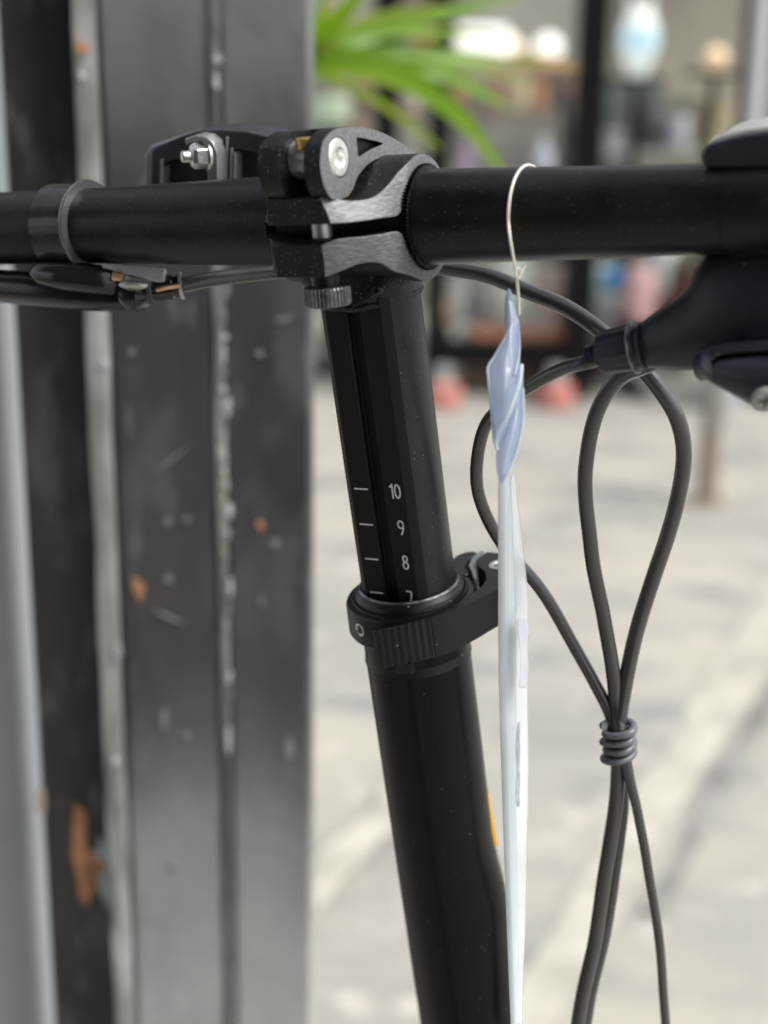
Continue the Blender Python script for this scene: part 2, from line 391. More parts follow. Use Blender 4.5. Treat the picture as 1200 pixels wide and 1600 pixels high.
# chipped flakes showing red lead and white undercoat (thin raised flakes of old paint)
red_lead = mat('bare_rust_primer', (0.50, 0.24, 0.12), rough=0.7, noise_amt=0.25, noise_scale=80)
undercoat = mat('pale_undercoat', (0.50, 0.54, 0.57), rough=0.6, noise_amt=0.15, noise_scale=60)
def flake(pts, m, y, name='paint_chip'):
    bm = bmesh.new(); c = [WY(px, py, y) for px, py in pts]
    a = [bm.verts.new(p) for p in c]; b = [bm.verts.new(p + V((0, 0.002, 0))) for p in c]
    bm.faces.new(a); bm.faces.new(b); n = len(a)
    for j in range(n): bm.faces.new((a[j], a[(j + 1) % n], b[(j + 1) % n], b[j]))
    return link(name, bm, m, gate, smooth=0)
flake([(116, 1255), (134, 1268), (136, 1325), (152, 1338), (166, 1350), (152, 1378), (136, 1418), (124, 1405), (121, 1370), (112, 1335)], red_lead, GY + 0.0173)
flake([(154, 1308), (166, 1312), (172, 1350), (186, 1380), (194, 1440), (182, 1448), (170, 1422), (156, 1395), (152, 1372), (167, 1352), (150, 1336)], undercoat, GY + 0.0168)
flake([(206, 905), (217, 908), (226, 918), (224, 934), (217, 942), (212, 928), (207, 920)], red_lead, GY - 0.001)
flake([(400, 817), (406, 813), (413, 818), (412, 827), (404, 829)], red_lead, GY - 0.001)
flake([(120, 66), (136, 68), (138, 82), (122, 84)], red_lead, GY - 0.006)
flake([(54, 1235), (70, 1238), (70, 1272), (56, 1268)], mat('cream_undercoat', (0.5, 0.43, 0.33), rough=0.7), GY + 0.0168)
rf_ = random.Random(11)
def scuff(px, py, w, h, m, y):
    n_ = 9; flake([(px + w * cos(2 * pi * i / n_) * rf_.uniform(.5, 1), py + h * sin(2 * pi * i / n_) * rf_.uniform(.6, 1)) for i in range(n_)], m, y, 'scuff')
scuff_m = mat('bared_pale_metal', (0.50, 0.52, 0.52), rough=0.55, noise_amt=0.3, noise_scale=120); scuff_d = mat('thin_scratch_grey', (0.24, 0.24, 0.24), rough=0.6)
for i in range(46):
    py = 10 + i * 27 + rf_.uniform(-10, 10); px = 337 + (py > 400) * 8 + py * .012 + rf_.uniform(-4, 4)
    if rf_.random() < (.8 if py < 260 or 450 < py < 1180 else .2): scuff(px, py, rf_.uniform(2, 7 if py > 300 else 9), rf_.uniform(5, 22), scuff_m if rf_.random() < .55 else scuff_d, GY - .0031 - .0001 * (i % 3))
for px, py, w, h in ((183, 1020, 7, 20), (164, 570, 8, 8), (128, 118, 6, 9), (180, 1190, 5, 10)): scuff(px, py, w, h, scuff_m, GY - .0044)
for px, py, w, h in ((262, 815, 7, 7), (292, 812, 8, 4), (205, 550, 8, 7), (255, 1125, 8, 20), (292, 1150, 8, 6), (430, 850, 7, 10), (405, 552, 8, 6), (262, 905, 7, 8), (452, 1170, 9, 22), (408, 940, 5, 8), (270, 1355, 8, 6), (440, 500, 14, 4)): scuff(px, py, w, h, scuff_d, GY - .001)
for (x0, y0, x1, y1) in ((232, 745, 305, 690), (240, 955, 288, 975), (430, 505, 462, 490)):
    dx, dy = x1 - x0, y1 - y0; L_s = sqrt(dx * dx + dy * dy); ux, uy = -dy / L_s * 2.2, dx / L_s * 2.2
    flake([(x0, y0), (x0 + dx * .5 + ux, y0 + dy * .5 + uy), (x1, y1), (x0 + dx * .5 - ux, y0 + dy * .5 - uy)], scuff_d, GY - .001, 'scuff')
# the gate's dark return beside it
slab('hinge_stile', gx(26), gx(147), GY + 0.018, GY + 0.05, 0.0, 2.3, gate_dark, gate)
# blue grey painted pillar beyond the stile
pill = empty('painted_pillar', (gx(-60), GY + 0.1, 0))
tag(pill, 'pale blue grey painted pillar at the far left behind the brake lever', 'pillar')
slab('shaft', gx(-190, .94), gx(20, .86), 0.86, 1.06, 0.0, 2.3, mat('blue_grey_paint', (0.42, 0.46, 0.50), rough=0.55, noise_amt=0.12, noise_scale=9, col2=(0.48, 0.50, 0.50)), pill, 6)
slab('plinth', gx(-200, .94), gx(24, .86), 0.845, 1.075, 0.0, 0.12, mat('grey_plinth', (0.25, 0.25, 0.25), rough=0.8), pill, 4)

# ---- unseen wall added to darken reflections; its added awning shades the bicycle from straight above
own = empty('added_shade_blocker', (0.2, -2.2, 0)); tag(own, 'unseen light-blocking dark wall, added behind the camera with a striped cloth awning over the pavement', 'building')
link('wall', bx((-2.0, -2.3, 1.6), 4.9, .2, 3.2), mat('unseen_dark_blocker', (0.06, 0.055, 0.05), rough=0.7, noise_amt=0.2, noise_scale=2), own, smooth=0)
AX0, AX1, AY1 = -4.3, 0.30, 0.40
bm = bmesh.new(); n_ = 20
awm = [mat('shade_cloth_green', (0.03, 0.05, 0.04), rough=0.8), mat('shade_cloth_cream', (0.10, 0.09, 0.075), rough=0.8)]
for i in range(n_):
    xa, xb = AX0 + (AX1 - AX0) * i / n_, AX0 + (AX1 - AX0) * (i + 1) / n_
    vs = [V((xa, -2.2, 3.0)), V((xb, -2.2, 3.0)), V((xb, AY1, 2.35)), V((xa, AY1, 2.35)), V((xa, AY1, 2.15)), V((xb, AY1, 2.15))]
    q = [bm.verts.new(p) for p in vs]; u = [bm.verts.new(p + V((0, .0, .006)) if k < 4 else p + V((0, .006, 0))) for k, p in enumerate(vs)]
    for f in ((q[0], q[1], q[2], q[3]), (q[3], q[2], q[5], q[4]), (u[0], u[3], u[2], u[1]), (u[3], u[4], u[5], u[2])):
        f = bm.faces.new(f); f.material_index = i % 2
link('shade_awning', bm, awm, own, smooth=0)
for x in (AX0 + .1, AX1 - .1): link('shade_awning_arm', tube([V((x, -2.2, 2.5)), V((x, AY1 - .05, 2.33))], 14, 10), black_paint0 if False else mat('arm_metal', (0.2, 0.2, 0.2), rough=.4, metal=.6), own)

#MARK_BIKE
# ================================================================== BICYCLE
wheel_o = stem_hi - K * 0.72
bike = empty('folding_bicycle', (wheel_o.x, wheel_o.y, 0))
tag(bike, 'black folding bicycle with quick release stem clamp and numbered height scale', 'bicycle')

# ---- handlebar
def bar_r(h):
    a = abs(h)
    return 13.7 if a < 24 else 13.7 - 1.75 * min(1, (a - 24) / 75) ** 0.8
rings = []
hs = [-290 + i * 5 for i in range(117)]
for h in hs:
    bend = 0.0
    rings.append([BF(h, cos(a) * bar_r(h), sin(a) * bar_r(h) + bend) for a in [2 * pi * j / 64 for j in range(64)]])
bar = link('handlebar', loft(rings), bar_black, bike)
for s in (-1, 1):
    prof = [(0, 14.5), (2, 16.5), (8, 16.5), (10, 15.5)] + [(12 + i * 4 + d, 15.6 + (0.6 if d else 0)) for i in range(24) for d in (0, 2)] + [(110, 16), (114, 16), (115, 12)]
    o = link('grip', lathe(BF(s * 178, 0, 0), H * s, prof, 40), rubber, bike, bevel=0)
# knurled bands where the clamp bites
for s in (-1, 1):
    bm = bmesh.new(); seg = 176; rr = []
    for h in (21.0, 23.4, 23.6):
        rr.append([BF(s * h, cos(2 * pi * j / seg) * (15.1 - (0.95 if j % 2 else 0) - (1.0 if h > 23.5 else 0)), sin(2 * pi * j / seg) * (15.1 - (0.95 if j % 2 else 0) - (1.0 if h > 23.5 else 0))) for j in range(seg)])
    link('knurled_band', loft(rr), bar_black, bar, smooth=20)

# ---- clamp, lower shell (one casting with the stem top)
def shell(stations, bm=None):
    """each: (outer n,k), (inner n,k), h right outer, h right inner, h left outer, h left inner"""
    bm = bm or bmesh.new(); vs = []
    for (o, i, ro, ri, lo, li) in stations:
        m = ((o[0] * .5 + i[0] * .5), (o[1] * .5 + i[1] * .5))
        vs.append([bm.verts.new(CL(ro, *o)), bm.verts.new(CL((ro + ri) / 2 + 0.25, *m)), bm.verts.new(CL(ri, *i)), bm.verts.new(CL(li, *i)), bm.verts.new(CL(lo, *o))])
    for a, b in zip(vs, vs[1:]):
        for j in range(5):
            f = bm.faces.new((a[j], a[(j + 1) % 5], b[(j + 1) % 5], b[j])); f.material_index = 1 if j in (0, 1) else 0
    bm.faces.new(vs[0]); bm.faces.new(vs[-1]); return bm
def interp_st(keys, per=5):
    flat = [V((*k[0], *k[1], *k[2:])) if False else list(k[0]) + list(k[1]) + list(k[2:]) for k in keys]; out = []
    n = len(flat)
    for i in range(n - 1):
        p = [flat[max(i - 1, 0)], flat[i], flat[i + 1], flat[min(i + 2, n - 1)]]
        for k in range(per):
            t = k / per
            q = [0.5 * (2 * p[1][c] + (p[2][c] - p[0][c]) * t + (2 * p[0][c] - 5 * p[1][c] + 4 * p[2][c] - p[3][c]) * t * t + (3 * p[1][c] - p[0][c] - 3 * p[2][c] + p[3][c]) * t ** 3) for c in range(8)]
            out.append(((q[0], q[1]), (q[2], q[3]), *q[4:]))
    q = flat[-1]; out.append(((q[0], q[1]), (q[2], q[3]), *q[4:])); return out
def arc(r, deg): return (r * cos(radians(deg)), r * sin(radians(deg)))
up_keys = [((34.6, 9.6), (34.9, 2.4), 7.4, 10.5, -9.5, -9.5), ((31.5, 9.3), (31.5, 2.1), 9.4, 13.8, -10, -11), ((27, 7.9), (27, 2.1), 12.6, 17, -13, -15),
           ((21.5, 8.0), (21.5, 2.1), 16.6, 19.6, -17, -19), ((16.5, 10.6), (16.2, 2.1), 19, 21.4, -19, -21), (arc(18.2, 50), arc(14.0, 18), 20.4, 22.0, -20, -22)]
up_keys += [(arc(17.9, a), arc(14.0, b), 21.6, 22.2, -21.6, -22.2) for a, b in ((65, 40), (80, 62), (95, 84), (115, 108), (135, 132), (155, 154), (176, 176))]
lo_keys = [((33.4, -12.4), (34.2, -3.4), 6.6, 6.8, -9, -9.5), ((30.8, -11.0), (31.5, -2.1), 10.6, 10.5, -10, -11), ((26.5, -9.6), (26.5, -2.1), 14.6, 16.0, -13, -15),
           ((22, -10.2), (21.5, -2.1), 18, 19.0, -17, -18), ((18.6, -13.0), (16.2, -2.1), 20.6, 21.4, -19, -21), (arc(19.6, -48), arc(14.0, -20), 21.6, 22, -20.5, -22)]
lo_keys += [(arc(18.2, -a), arc(14.0, -b), 22.0, 22.3, -21.6, -22.2) for a, b in ((64, 42), (80, 64), (95, 86), (115, 110), (135, 134), (155, 156), (179, 179))]
clamp = link('stem_clamp', shell(interp_st(lo_keys)), [dusty, brushed], bike, smooth=28, bevel=0.5, bseg=3)
link('upper_jaw', shell(interp_st(up_keys)), [dusty, brushed], clamp, smooth=28, bevel=0.5, bseg=3)
# neck: flares from the clamp underside down to the round stem
def superring(c_k, a, b, p, n=48, off=(0, 0)):
    out = []
    for j in range(n):
        t = 2 * pi * j / n; c, s = cos(t), sin(t)
        out.append(BF(off[0] + a * abs(c) ** (2 / p) * (1 if c >= 0 else -1), off[1] + b * abs(s) ** (2 / p) * (1 if s >= 0 else -1), c_k))
    return out
neck = [superring(-9, 20.5, 12, 4), superring(-13.5, 20.5, 12.5, 4), superring(-15.8, 20, 13.2, 3.4), superring(-18.2, 18.2, 14.6, 2.6), superring(-20.5, 16.8, 15.6, 2.2), superring(-22, 16.2, 15.9, 2), superring(-22.8, 15.3, 15.3, 2)]
link('neck', loft(neck), dusty, clamp, smooth=40)
bm = bmesh.new(); ring = []
for j in range(72):       # weld bead between neck and stem
    a = 2 * pi * j / 72; rr = 15.7 + 0.35 * sin(a * 23) * 0.6; kk = -22.6 + 0.9 * noise.noise(V((cos(a) * 2, sin(a) * 2, 4)))
    ring.append([BF(cos(a) * (rr + 0.9 * cos(b)), sin(a) * (rr + 0.9 * cos(b)), kk + 1.1 * sin(b)) for b in [2 * pi * i / 8 for i in range(8)]])
link('weld_bead', loft(ring, bm, closed=True), dusty, clamp, smooth=60)
q = CL.trace(588, 453, 1, 16.2)
link('grub_screw', lathe(CL(q[0], 15.0, q[2]), N1, [(0, 1.6), (1.2, 1.6), (1.5, 1.2), (1.5, 0.7), (1.0, 0.5)], 20), dusty, clamp)

# ---- clamp bolt, knurled nut
HB, NB = 2.4, 25.8
link('clamp_bolt', lathe(CL(HB, NB, -15), K1, [(0, 2.9), (35, 2.9), (35.2, 2.6)], 32), steel_soft, clamp)
link('washer', lathe(CL(HB, NB, -15.6), K1, [(0, 4.2), (3.2, 4.4), (3.3, 5.2), (3.6, 5.2)], 40), collar_black, clamp)
seg = 216; prof = [(-21.4, 5.8, 0), (-21.2, 6.5, 0), (-20.6, 6.8, 1), (-16.4, 6.8, 1), (-15.9, 6.5, 0), (-15.7, 5.6, 0)]
rings = [[CL(HB + cos(2 * pi * j / seg) * (r - (0.34 if (j // 3) % 2 and kn else 0.05)), NB + sin(2 * pi * j / seg) * (r - (0.34 if (j // 3) % 2 and kn else 0.05)), k) for j in range(seg)] for k, r, kn in prof]
link('knurled_nut', loft(rings), mat('dull_blackened_steel', (0.15, 0.14, 0.14), rough=0.34, metal=0.7, noise_amt=0.3, noise_scale=400), clamp, smooth=25)

# ---- quick release lever on top: two cam cheeks and a blade over the bar
z1 = lambda x, y: (380 + x / 3.53, 180 + y / 3.53)
HF = 10.5
face_px = [(450, 130), (500, 82), (565, 66), (650, 68), (740, 86), (830, 127), (910, 178), (957, 212), (958, 220), (880, 222), (800, 226), (740, 240), (690, 270), (650, 312), (626, 352), (610, 395), (585, 435), (545, 462), (500, 467), (468, 437), (440, 370), (425, 280), (430, 190)]
face = [CL.trace(*z1(x, y), 0, HF)[1:] for x, y in face_px]
face = smooth2(face, 4)
tri = [CL.trace(*z1(x, y), 0, HF)[1:] for x, y in [(624, 122), (660, 126), (730, 142), (772, 154), (764, 163), (700, 190), (642, 228), (634, 226), (628, 170)]]
cx_, cy_ = CL.trace(*z1(530, 233), 0, HF)[1:]
hole = circ(cx_, cy_, 5.5, 36)
bm = prism(CL, (1, 2, 0), face, [tri, hole], 8.0, HF, mi_side=0, mi_hi=1, cap_lo=False)
prism(CL, (1, 2, 0), face, [], 5.2, 8.0, bm)
# left cheek
prism(CL, (1, 2, 0), face, [], -9.2, -2.8, bm)
# the blade joining the cheeks, beyond the cam
blade_o = [p for p in face if p[0] < cx_ - 8.5]
prism(CL, (1, 2, 0), blade_o, [], -2.8, 5.2, bm)
lev = link('clamp_lever', bm, [dusty, machined], clamp, smooth=30, bevel=0.35)
bm = lathe(CL(8.3, cx_, cy_), H, [(0, 5.3), (2.0, 5.3), (2.35, 4.9), (2.35, 2.9), (2.0, 2.6), (0.6, 2.5), (0.6, 0.2)], 40)
link('pivot_pin', bm, mat('bright_pin', (0.80, 0.82, 0.78), rough=0.3, metal=0.75, noise_amt=0.08, noise_scale=300), clamp, smooth=30)
link('barrel_nut', lathe(CL(-2.6, cx_, cy_), H, [(0, 5.4), (7.6, 5.4)], 48), steel_soft, clamp, smooth=40)
link('bolt_end', lathe(CL(HB, cx_ + 3.6, cy_ + 3.0), K1, [(0, 2.9), (2.6, 2.9), (3.0, 2.4)], 30), brass, clamp)
# brass cam shoe between cheeks and jaw
rings = []
for i in range(25):
    a = radians(-104 - 62 * i / 24)
    rings.append([CL(h, cx_ + cos(a) * r, cy_ + sin(a) * r) for h, r in ((-7.6, 11.0), (10.2, 11.0), (10.2, 11.35), (-7.6, 11.35))])
link('brass_shoe', loft(rings), brass, clamp, smooth=40)

# ---- telescopic stem with flat face, groove and scale
def stem_prof(r=15.15, flat=12.0, gw=2.2, gd=2.4):
    out = []; a0 = math.asin(flat / r)
    hw = sqrt(r * r - flat * flat)
    out += [(-hw, flat), (-gw - 0.5, flat), (-gw, flat - 0.4), (-gw + 0.15, flat - gd), (gw - 0.15, flat - gd), (gw, flat - 0.4), (gw + 0.5, flat), (hw, flat)]
    n = 44; s = atan2(flat, hw); e = -pi - s
    for i in range(1, n): 
        a = s + (e - s) * i / n; out.append((r * cos(a), r * sin(a)))
    return out
SP = stem_prof()
COLLAR0 = stem_point(926)                       # top plane of the collar
kc = (COLLAR0 - BAR0).dot(K) / MM
SO = Frame(stem_hi + K * ((BAR0 - stem_hi).dot(K)), H, N, K)
rings = [[SO(h, n, k) for h, n in SP] for k in (-20, -60, -100, kc - 30)]
bm = loft(rings)
bm.faces.ensure_lookup_table()
for f in bm.faces:
    c = f.calc_center_median() - SO.o
    if c.dot(N) / MM > 9.2: f.material_index = 1
stem = link('upper_stem', bm, [satin, flat_black], bike, smooth=32, bevel=0.25)
def strip_on_flat(name, h0, h1, k0, k1, m=ink):
    return link(name, prism(SO, (0, 2, 1), [(h0, k0), (h1, k0), (h1, k1), (h0, k1)], [], 11.95, 12.04), m, stem, smooth=0)
def k_at(py, n=12, h=0):
    return SO.trace(*(600, py), 1, n)[2] if False else None
def on_flat(px, py): q = SO.trace(px, py, 1, 12.0); return q[0], q[2]
for (xa, ya, xb, yb) in ((553.5, 763, 575, 765), (562, 818.5, 583, 820.5), (570.5, 872.5, 591, 874.5), (578.5, 924.5, 599, 927.5)):
    h0, k0 = on_flat(xa, ya); h1, k1 = on_flat(xb, yb); km = (k0 + k1) / 2
    strip_on_flat('scale_mark', h0, h1, km - 0.27, km + 0.27)
def text_mesh(body, size, fr, h, k, n, m, parent, name, sx=0.62, bold=0.012):
    cu = bpy.data.curves.new('t', 'FONT'); cu.body = body; cu.size = 1.0; cu.align_x = 'CENTER'; cu.align_y = 'CENTER'; cu.offset = bold
    o = bpy.data.objects.new('t', cu); COL.objects.link(o)
    dg = bpy.context.evaluated_depsgraph_get(); dg.update(); me = bpy.data.meshes.new_from_object(o.evaluated_get(dg))
    bm = bmesh.new(); bm.from_mesh(me)
    ext = bmesh.ops.extrude_face_region(bm, geom=bm.faces[:])
    for g in ext['geom']:
        if isinstance(g, bmesh.types.BMVert): g.co.z += 1
    xs = [v.co.x for v in bm.verts]; ys = [v.co.y for v in bm.verts]; mx, my = (min(xs) + max(xs)) / 2, (min(ys) + max(ys)) / 2; hh = max(ys) - min(ys)
    for v in bm.verts:
        v.co = fr(h + (v.co.x - mx) / hh * size * sx, n + (0.05 if v.co.z > .5 else -0.05), k + (v.co.y - my) / hh * size)
    COL.objects.unlink(o); bpy.data.objects.remove(o)
    return link(name, bm, m, parent, smooth=0)
def strokes(ch):
    def loop(cx, cy, rx, ry, n=28): return [(cx + rx * cos(2 * pi * i / n), cy + ry * sin(2 * pi * i / n)) for i in range(n + 1)]
    return {'0': [loop(.24, .5, .18, .44)], '1': [[(.06, .76), (.22, .90), (.25, .94)], [(.25, 0), (.25, 1.0)]],
            '8': [loop(.24, .745, .145, .2), loop(.24, .28, .18, .225)],
            '9': [loop(.24, .70, .18, .245), [(.42, .70), (.41, .5), (.36, .3), (.27, .1), (.21, 0)]],
            '7': [[(.04, .945), (.44, .945)], [(.415, .97), (.40, .7), (.34, .4), (.24, 0)]]}[ch]
def digit(ch, h, k, size):
    bm = bmesh.new(); w = 0.058
    for st in strokes(ch):
        closed = len(st) > 20; n = len(st) - (1 if closed else 0); vs = []
        for i in range(n):
            a = V(st[(i - 1) % n] if closed else st[max(i - 1, 0)]); b = V(st[(i + 1) % n] if closed else st[min(i + 1, n - 1)]); d = (b - a).normalized(); q = V((-d.y, d.x)) * w; p = V(st[i])
            vs.append([bm.verts.new(SO(h + (u.x - .24) * size, 12.0 + dz, k + (u.y - .5) * size)) for u in (p + q, p - q) for dz in (-.04, .05)])
        for i in range(n if closed else n - 1):
            A, B = vs[i], vs[(i + 1) % n]
            for x, y in ((0, 1), (1, 3), (3, 2), (2, 0)): bm.faces.new((A[x], A[y], B[y], B[x]))
    return link('scale_number', bm, ink, stem, smooth=0)
for s_, px, py in (('1', 613, 767.5), ('0', 621, 768.0), ('9', 626.5, 824.5), ('8', 633.5, 879), ('7', 640, 934)):
    h, k = on_flat(px, py); digit(s_, h, k, 4.9)
# ---- lower stem tube
rings = []
kb = (stem_point(1640) - SO.o).dot(K) / MM
def low_ring(k):
    a0 = (stem_point(1300) - SO.o).dot(K) / MM; a1 = (stem_point(1420) - SO.o).dot(K) / MM; a2 = (stem_point(1500) - SO.o).dot(K) / MM
    t = max(0, min(1, (a0 - k) / (a0 - a1))); t = t * t * (3 - 2 * t); u = max(0, min(1, (a1 - k) / (a1 - a2)))
    u2 = max(0, min(1, (a1 - k) / (a1 - kb)))
    out = []
    for j in range(56):
        a = 2 * pi * j / 56; r = 17.25; h = r * cos(a); n = r * sin(a)
        wgt = max(0, cos(a + 0.35)); h += 2.9 * t * wgt * (1 - 0.55 * u2)
        h -= 1.0 * u2 * max(0, -cos(a)) * 0.0
        out.append(SO(h, n, k))
    return out
ks = [kc - 8 - i * 4 for i in range(int((kc - 8 - kb) / 4) + 14)]
low = link('lower_stem', loft([low_ring(k) for k in ks]), gloss_black, bike, smooth=50)
kend = ks[-1]
# yellow sticker curling off the far right side of the tube
rings = []
for i in range(14):
    t = i / 13; k = (stem_point(1232 + 80 * t) - SO.o).dot(K) / MM - 4; ring = []
    ex = 0.1 + 0.95 * t
    for ang, rr in ((-20, 17.1), (-24, 17.4 + ex), (-30, 17.5 + ex), (-36, 17.3 + ex), (-46, 17.1)): ring.append(SO(rr * cos(radians(ang)), rr * sin(radians(ang)), k))
    rings.append(ring)
link('yellow_sticker', loft(rings), yellow, low, smooth=0)

# ---- height collar with its own lever
CF = Frame(COLLAR0, H, N, K)
ccl = link('height_collar', lathe(COLLAR0, K, [(-13.4, 17.25), (-13.0, 18.2), (-10.8, 20.7), (-10.0, 21.2), (-1.2, 21.0), (-0.3, 20.6), (0, 19.8), (0, 18.8), (0.3, 17.9), (-2.2, 17.6), (-2.2, 15.6), (-6, 15.6), (-22, 17.6)], 96, cap=False), collar_black, bike, smooth=30)
link('seal_ring', lathe(COLLAR0, K, [(-0.5, 15.4), (-0.5, 18.0), (1.8, 17.7), (2.6, 17.2), (2.8, 16.9), (3.9, 16.0), (4.2, 15.5), (3.0, 15.25)], 96, cap=False), collar_black, ccl, smooth=50)
link('seal_rim', lathe(COLLAR0, K, [(3.95, 15.3), (4.0, 15.5), (4.2, 15.9), (3.7, 16.4), (3.4, 16.3), (3.7, 15.4)], 96, cap=False), mat('worn_seal', (0.13, 0.13, 0.135), rough=0.3, metal=0.5, noise_amt=0.6, noise_scale=250), ccl, smooth=50)
link('seal_lip', lathe(COLLAR0, K, [(-0.2, 19.0), (0.75, 18.75), (0.75, 18.3), (-0.2, 18.15)], 96, cap=False), collar_black, ccl, smooth=50)
z6 = lambda x, y: (520 + x / 4.286, 840 + y / 4.286)
def cyl_hit(px, py, r):
    """pixel -> local point on a cylinder of radius r mm about the stem axis"""
    d = ray(px, py); o = CAM - CF.o; dp = d - K * d.dot(K); op = o - K * o.dot(K)
    a_, b_, c_ = dp.dot(dp), 2 * dp.dot(op), op.dot(op) - (r * MM) ** 2
    t = (-b_ - sqrt(max(0, b_ * b_ - 4 * a_ * c_))) / (2 * a_); q = o + d * t
    return q.dot(CF.a) / MM, q.dot(CF.b) / MM, q.dot(CF.c) / MM
ear = [(6, -17), (4, -22), (3.4, -28), (5.5, -32), (8.6, -33), (9.6, -31), (8.8, -26), (10.2, -21), (13.6, -16), (10, -14)]
link('hinge_ear', prism(CF, (0, 1, 2), smooth2(ear, 4), [], -19.5, 0.6), collar_black, ccl, smooth=35, bevel=0.5)
shim = [(10.4, -33), (9.9, -27), (11.2, -21.5), (14.6, -16.5), (17.2, -12), (18.0, -12.6), (15.6, -17.6), (12.4, -22), (11.4, -27), (12, -33)]
link('hinge_shim', prism(CF, (0, 1, 2), shim, [], -17, 1.0), mat('grey_nylon_shim', (0.13, 0.15, 0.16), rough=0.3), ccl, smooth=0, bevel=0.25)
# lever: crescent hugging the front of the collar, hinged at the ear (h, n, k top, k bottom)
keys = [(-1.8, 24.3, -1.9, -15.7), (3.4, 22.9, -0.9, -14.6), (8.0, 21.2, 0.0, -13.8), (12.4, 18.6, 0.5, -13.4), (17.6, 13.4, 0.8, -13.2), (22.3, 5.8, 0.8, -12.6), (26.0, -1.6, 0.8, -11.8), (28.6, -8, 0.8, -11.4), (29.4, -15, 0.8, -11.4), (28.6, -22, 0.8, -11.4), (25.5, -29, 0.8, -11.4), (20.5, -32.5, 0.8, -11.4)]
sm = []
for i in range(len(keys) - 1):
    p = [V(keys[j]) for j in (max(i - 1, 0), i, i + 1, min(i + 2, len(keys) - 1))]; n_ = max(3, int((p[2] - p[1]).length / 0.25))
    for k in range(n_):
        t = k / n_; sm.append(0.5 * ((2 * p[1]) + (p[2] - p[0]) * t + (2 * p[0] - 5 * p[1] + 4 * p[2] - p[3]) * t * t + (3 * p[1] - p[0] - 3 * p[2] + p[3]) * t ** 3))
sm.append(V(keys[-1])); outer3 = []; L_ = 0
for i, p in enumerate(sm):
    if i: L_ += (V((p[0], p[1])) - V((sm[i - 1][0], sm[i - 1][1]))).length
    x, y = p[0], p[1]
    if L_ < 19:
        d = (V((sm[min(i + 1, len(sm) - 1)][0], sm[min(i + 1, len(sm) - 1)][1])) - V((sm[max(i - 1, 0)][0], sm[max(i - 1, 0)][1]))).normalized(); nn = V((-d.y, d.x))
        if nn.dot(V((x, y))) < 0: nn = -nn
        dip = -0.2 + 0.2 * cos(2 * pi * L_ / 2.3)
        x += nn.x * dip; y += nn.y * dip
    outer3.append((x, y, p[2], p[3]))
inner3 = [(13, -33, .8, -11.4), (12.6, -27, .8, -11.4), (14, -22.5, .8, -11.4), (18.5, -18.5, .8, -11.4), (21.5, -13, .8, -11.6), (22.2, -7, .8, -12), (20.8, -1, .8, -12.4)]
for a_ in range(0, 96, 6):
    c_, s_ = cos(radians(a_)), sin(radians(a_)); t = a_ / 95; inner3.append((20.4 * c_, 20.4 * s_, 0.8 - 2.7 * max(0, t - .4) / .6, -12.6 - 3 * t))
poly = outer3 + inner3; bm = bmesh.new()
tp = [bm.verts.new(CF(x, y, a_)) for x, y, a_, b_ in poly]; bt = [bm.verts.new(CF(x, y, b_)) for x, y, a_, b_ in poly]
for j in range(len(poly)): bm.faces.new((tp[j], tp[(j + 1) % len(poly)], bt[(j + 1) % len(poly)], bt[j]))
for t in tessellate_polygon([[V((x, y, 0)) for x, y, a_, b_ in poly]]):
    bm.faces.new([tp[i] for i in t]); bm.faces.new([bt[i] for i in t])
link('collar_lever', bm, collar_black, ccl, smooth=50)
link('hinge_pin', lathe(CF(21.6, -24.0, -16), K, [(0, 4), (16.6, 4), (17.1, 3.7), (17.1, 2.4), (16.8, 2.2)], 36), steel_soft, ccl, smooth=40)
hh_, nn_, kk_ = cyl_hit(563, 984, 21.0); dirv = (H * hh_ + N * nn_).normalized(); c0 = COLLAR0 + K * kk_ * MM + dirv * 20.6 * MM
link('set_screw', lathe(c0, dirv, [(0, 2.2), (0.75, 2.2), (0.9, 1.8), (0.5, 1.3), (0.1, 1.2)], 24), steel_soft, ccl, smooth=40)
link('lever_foot', prism(CF, (0, 1, 2), [(3, 19), (8.5, 18), (9, 21), (3.5, 22)], [], -17.4, -13.8), collar_black, ccl, bevel=0.2)

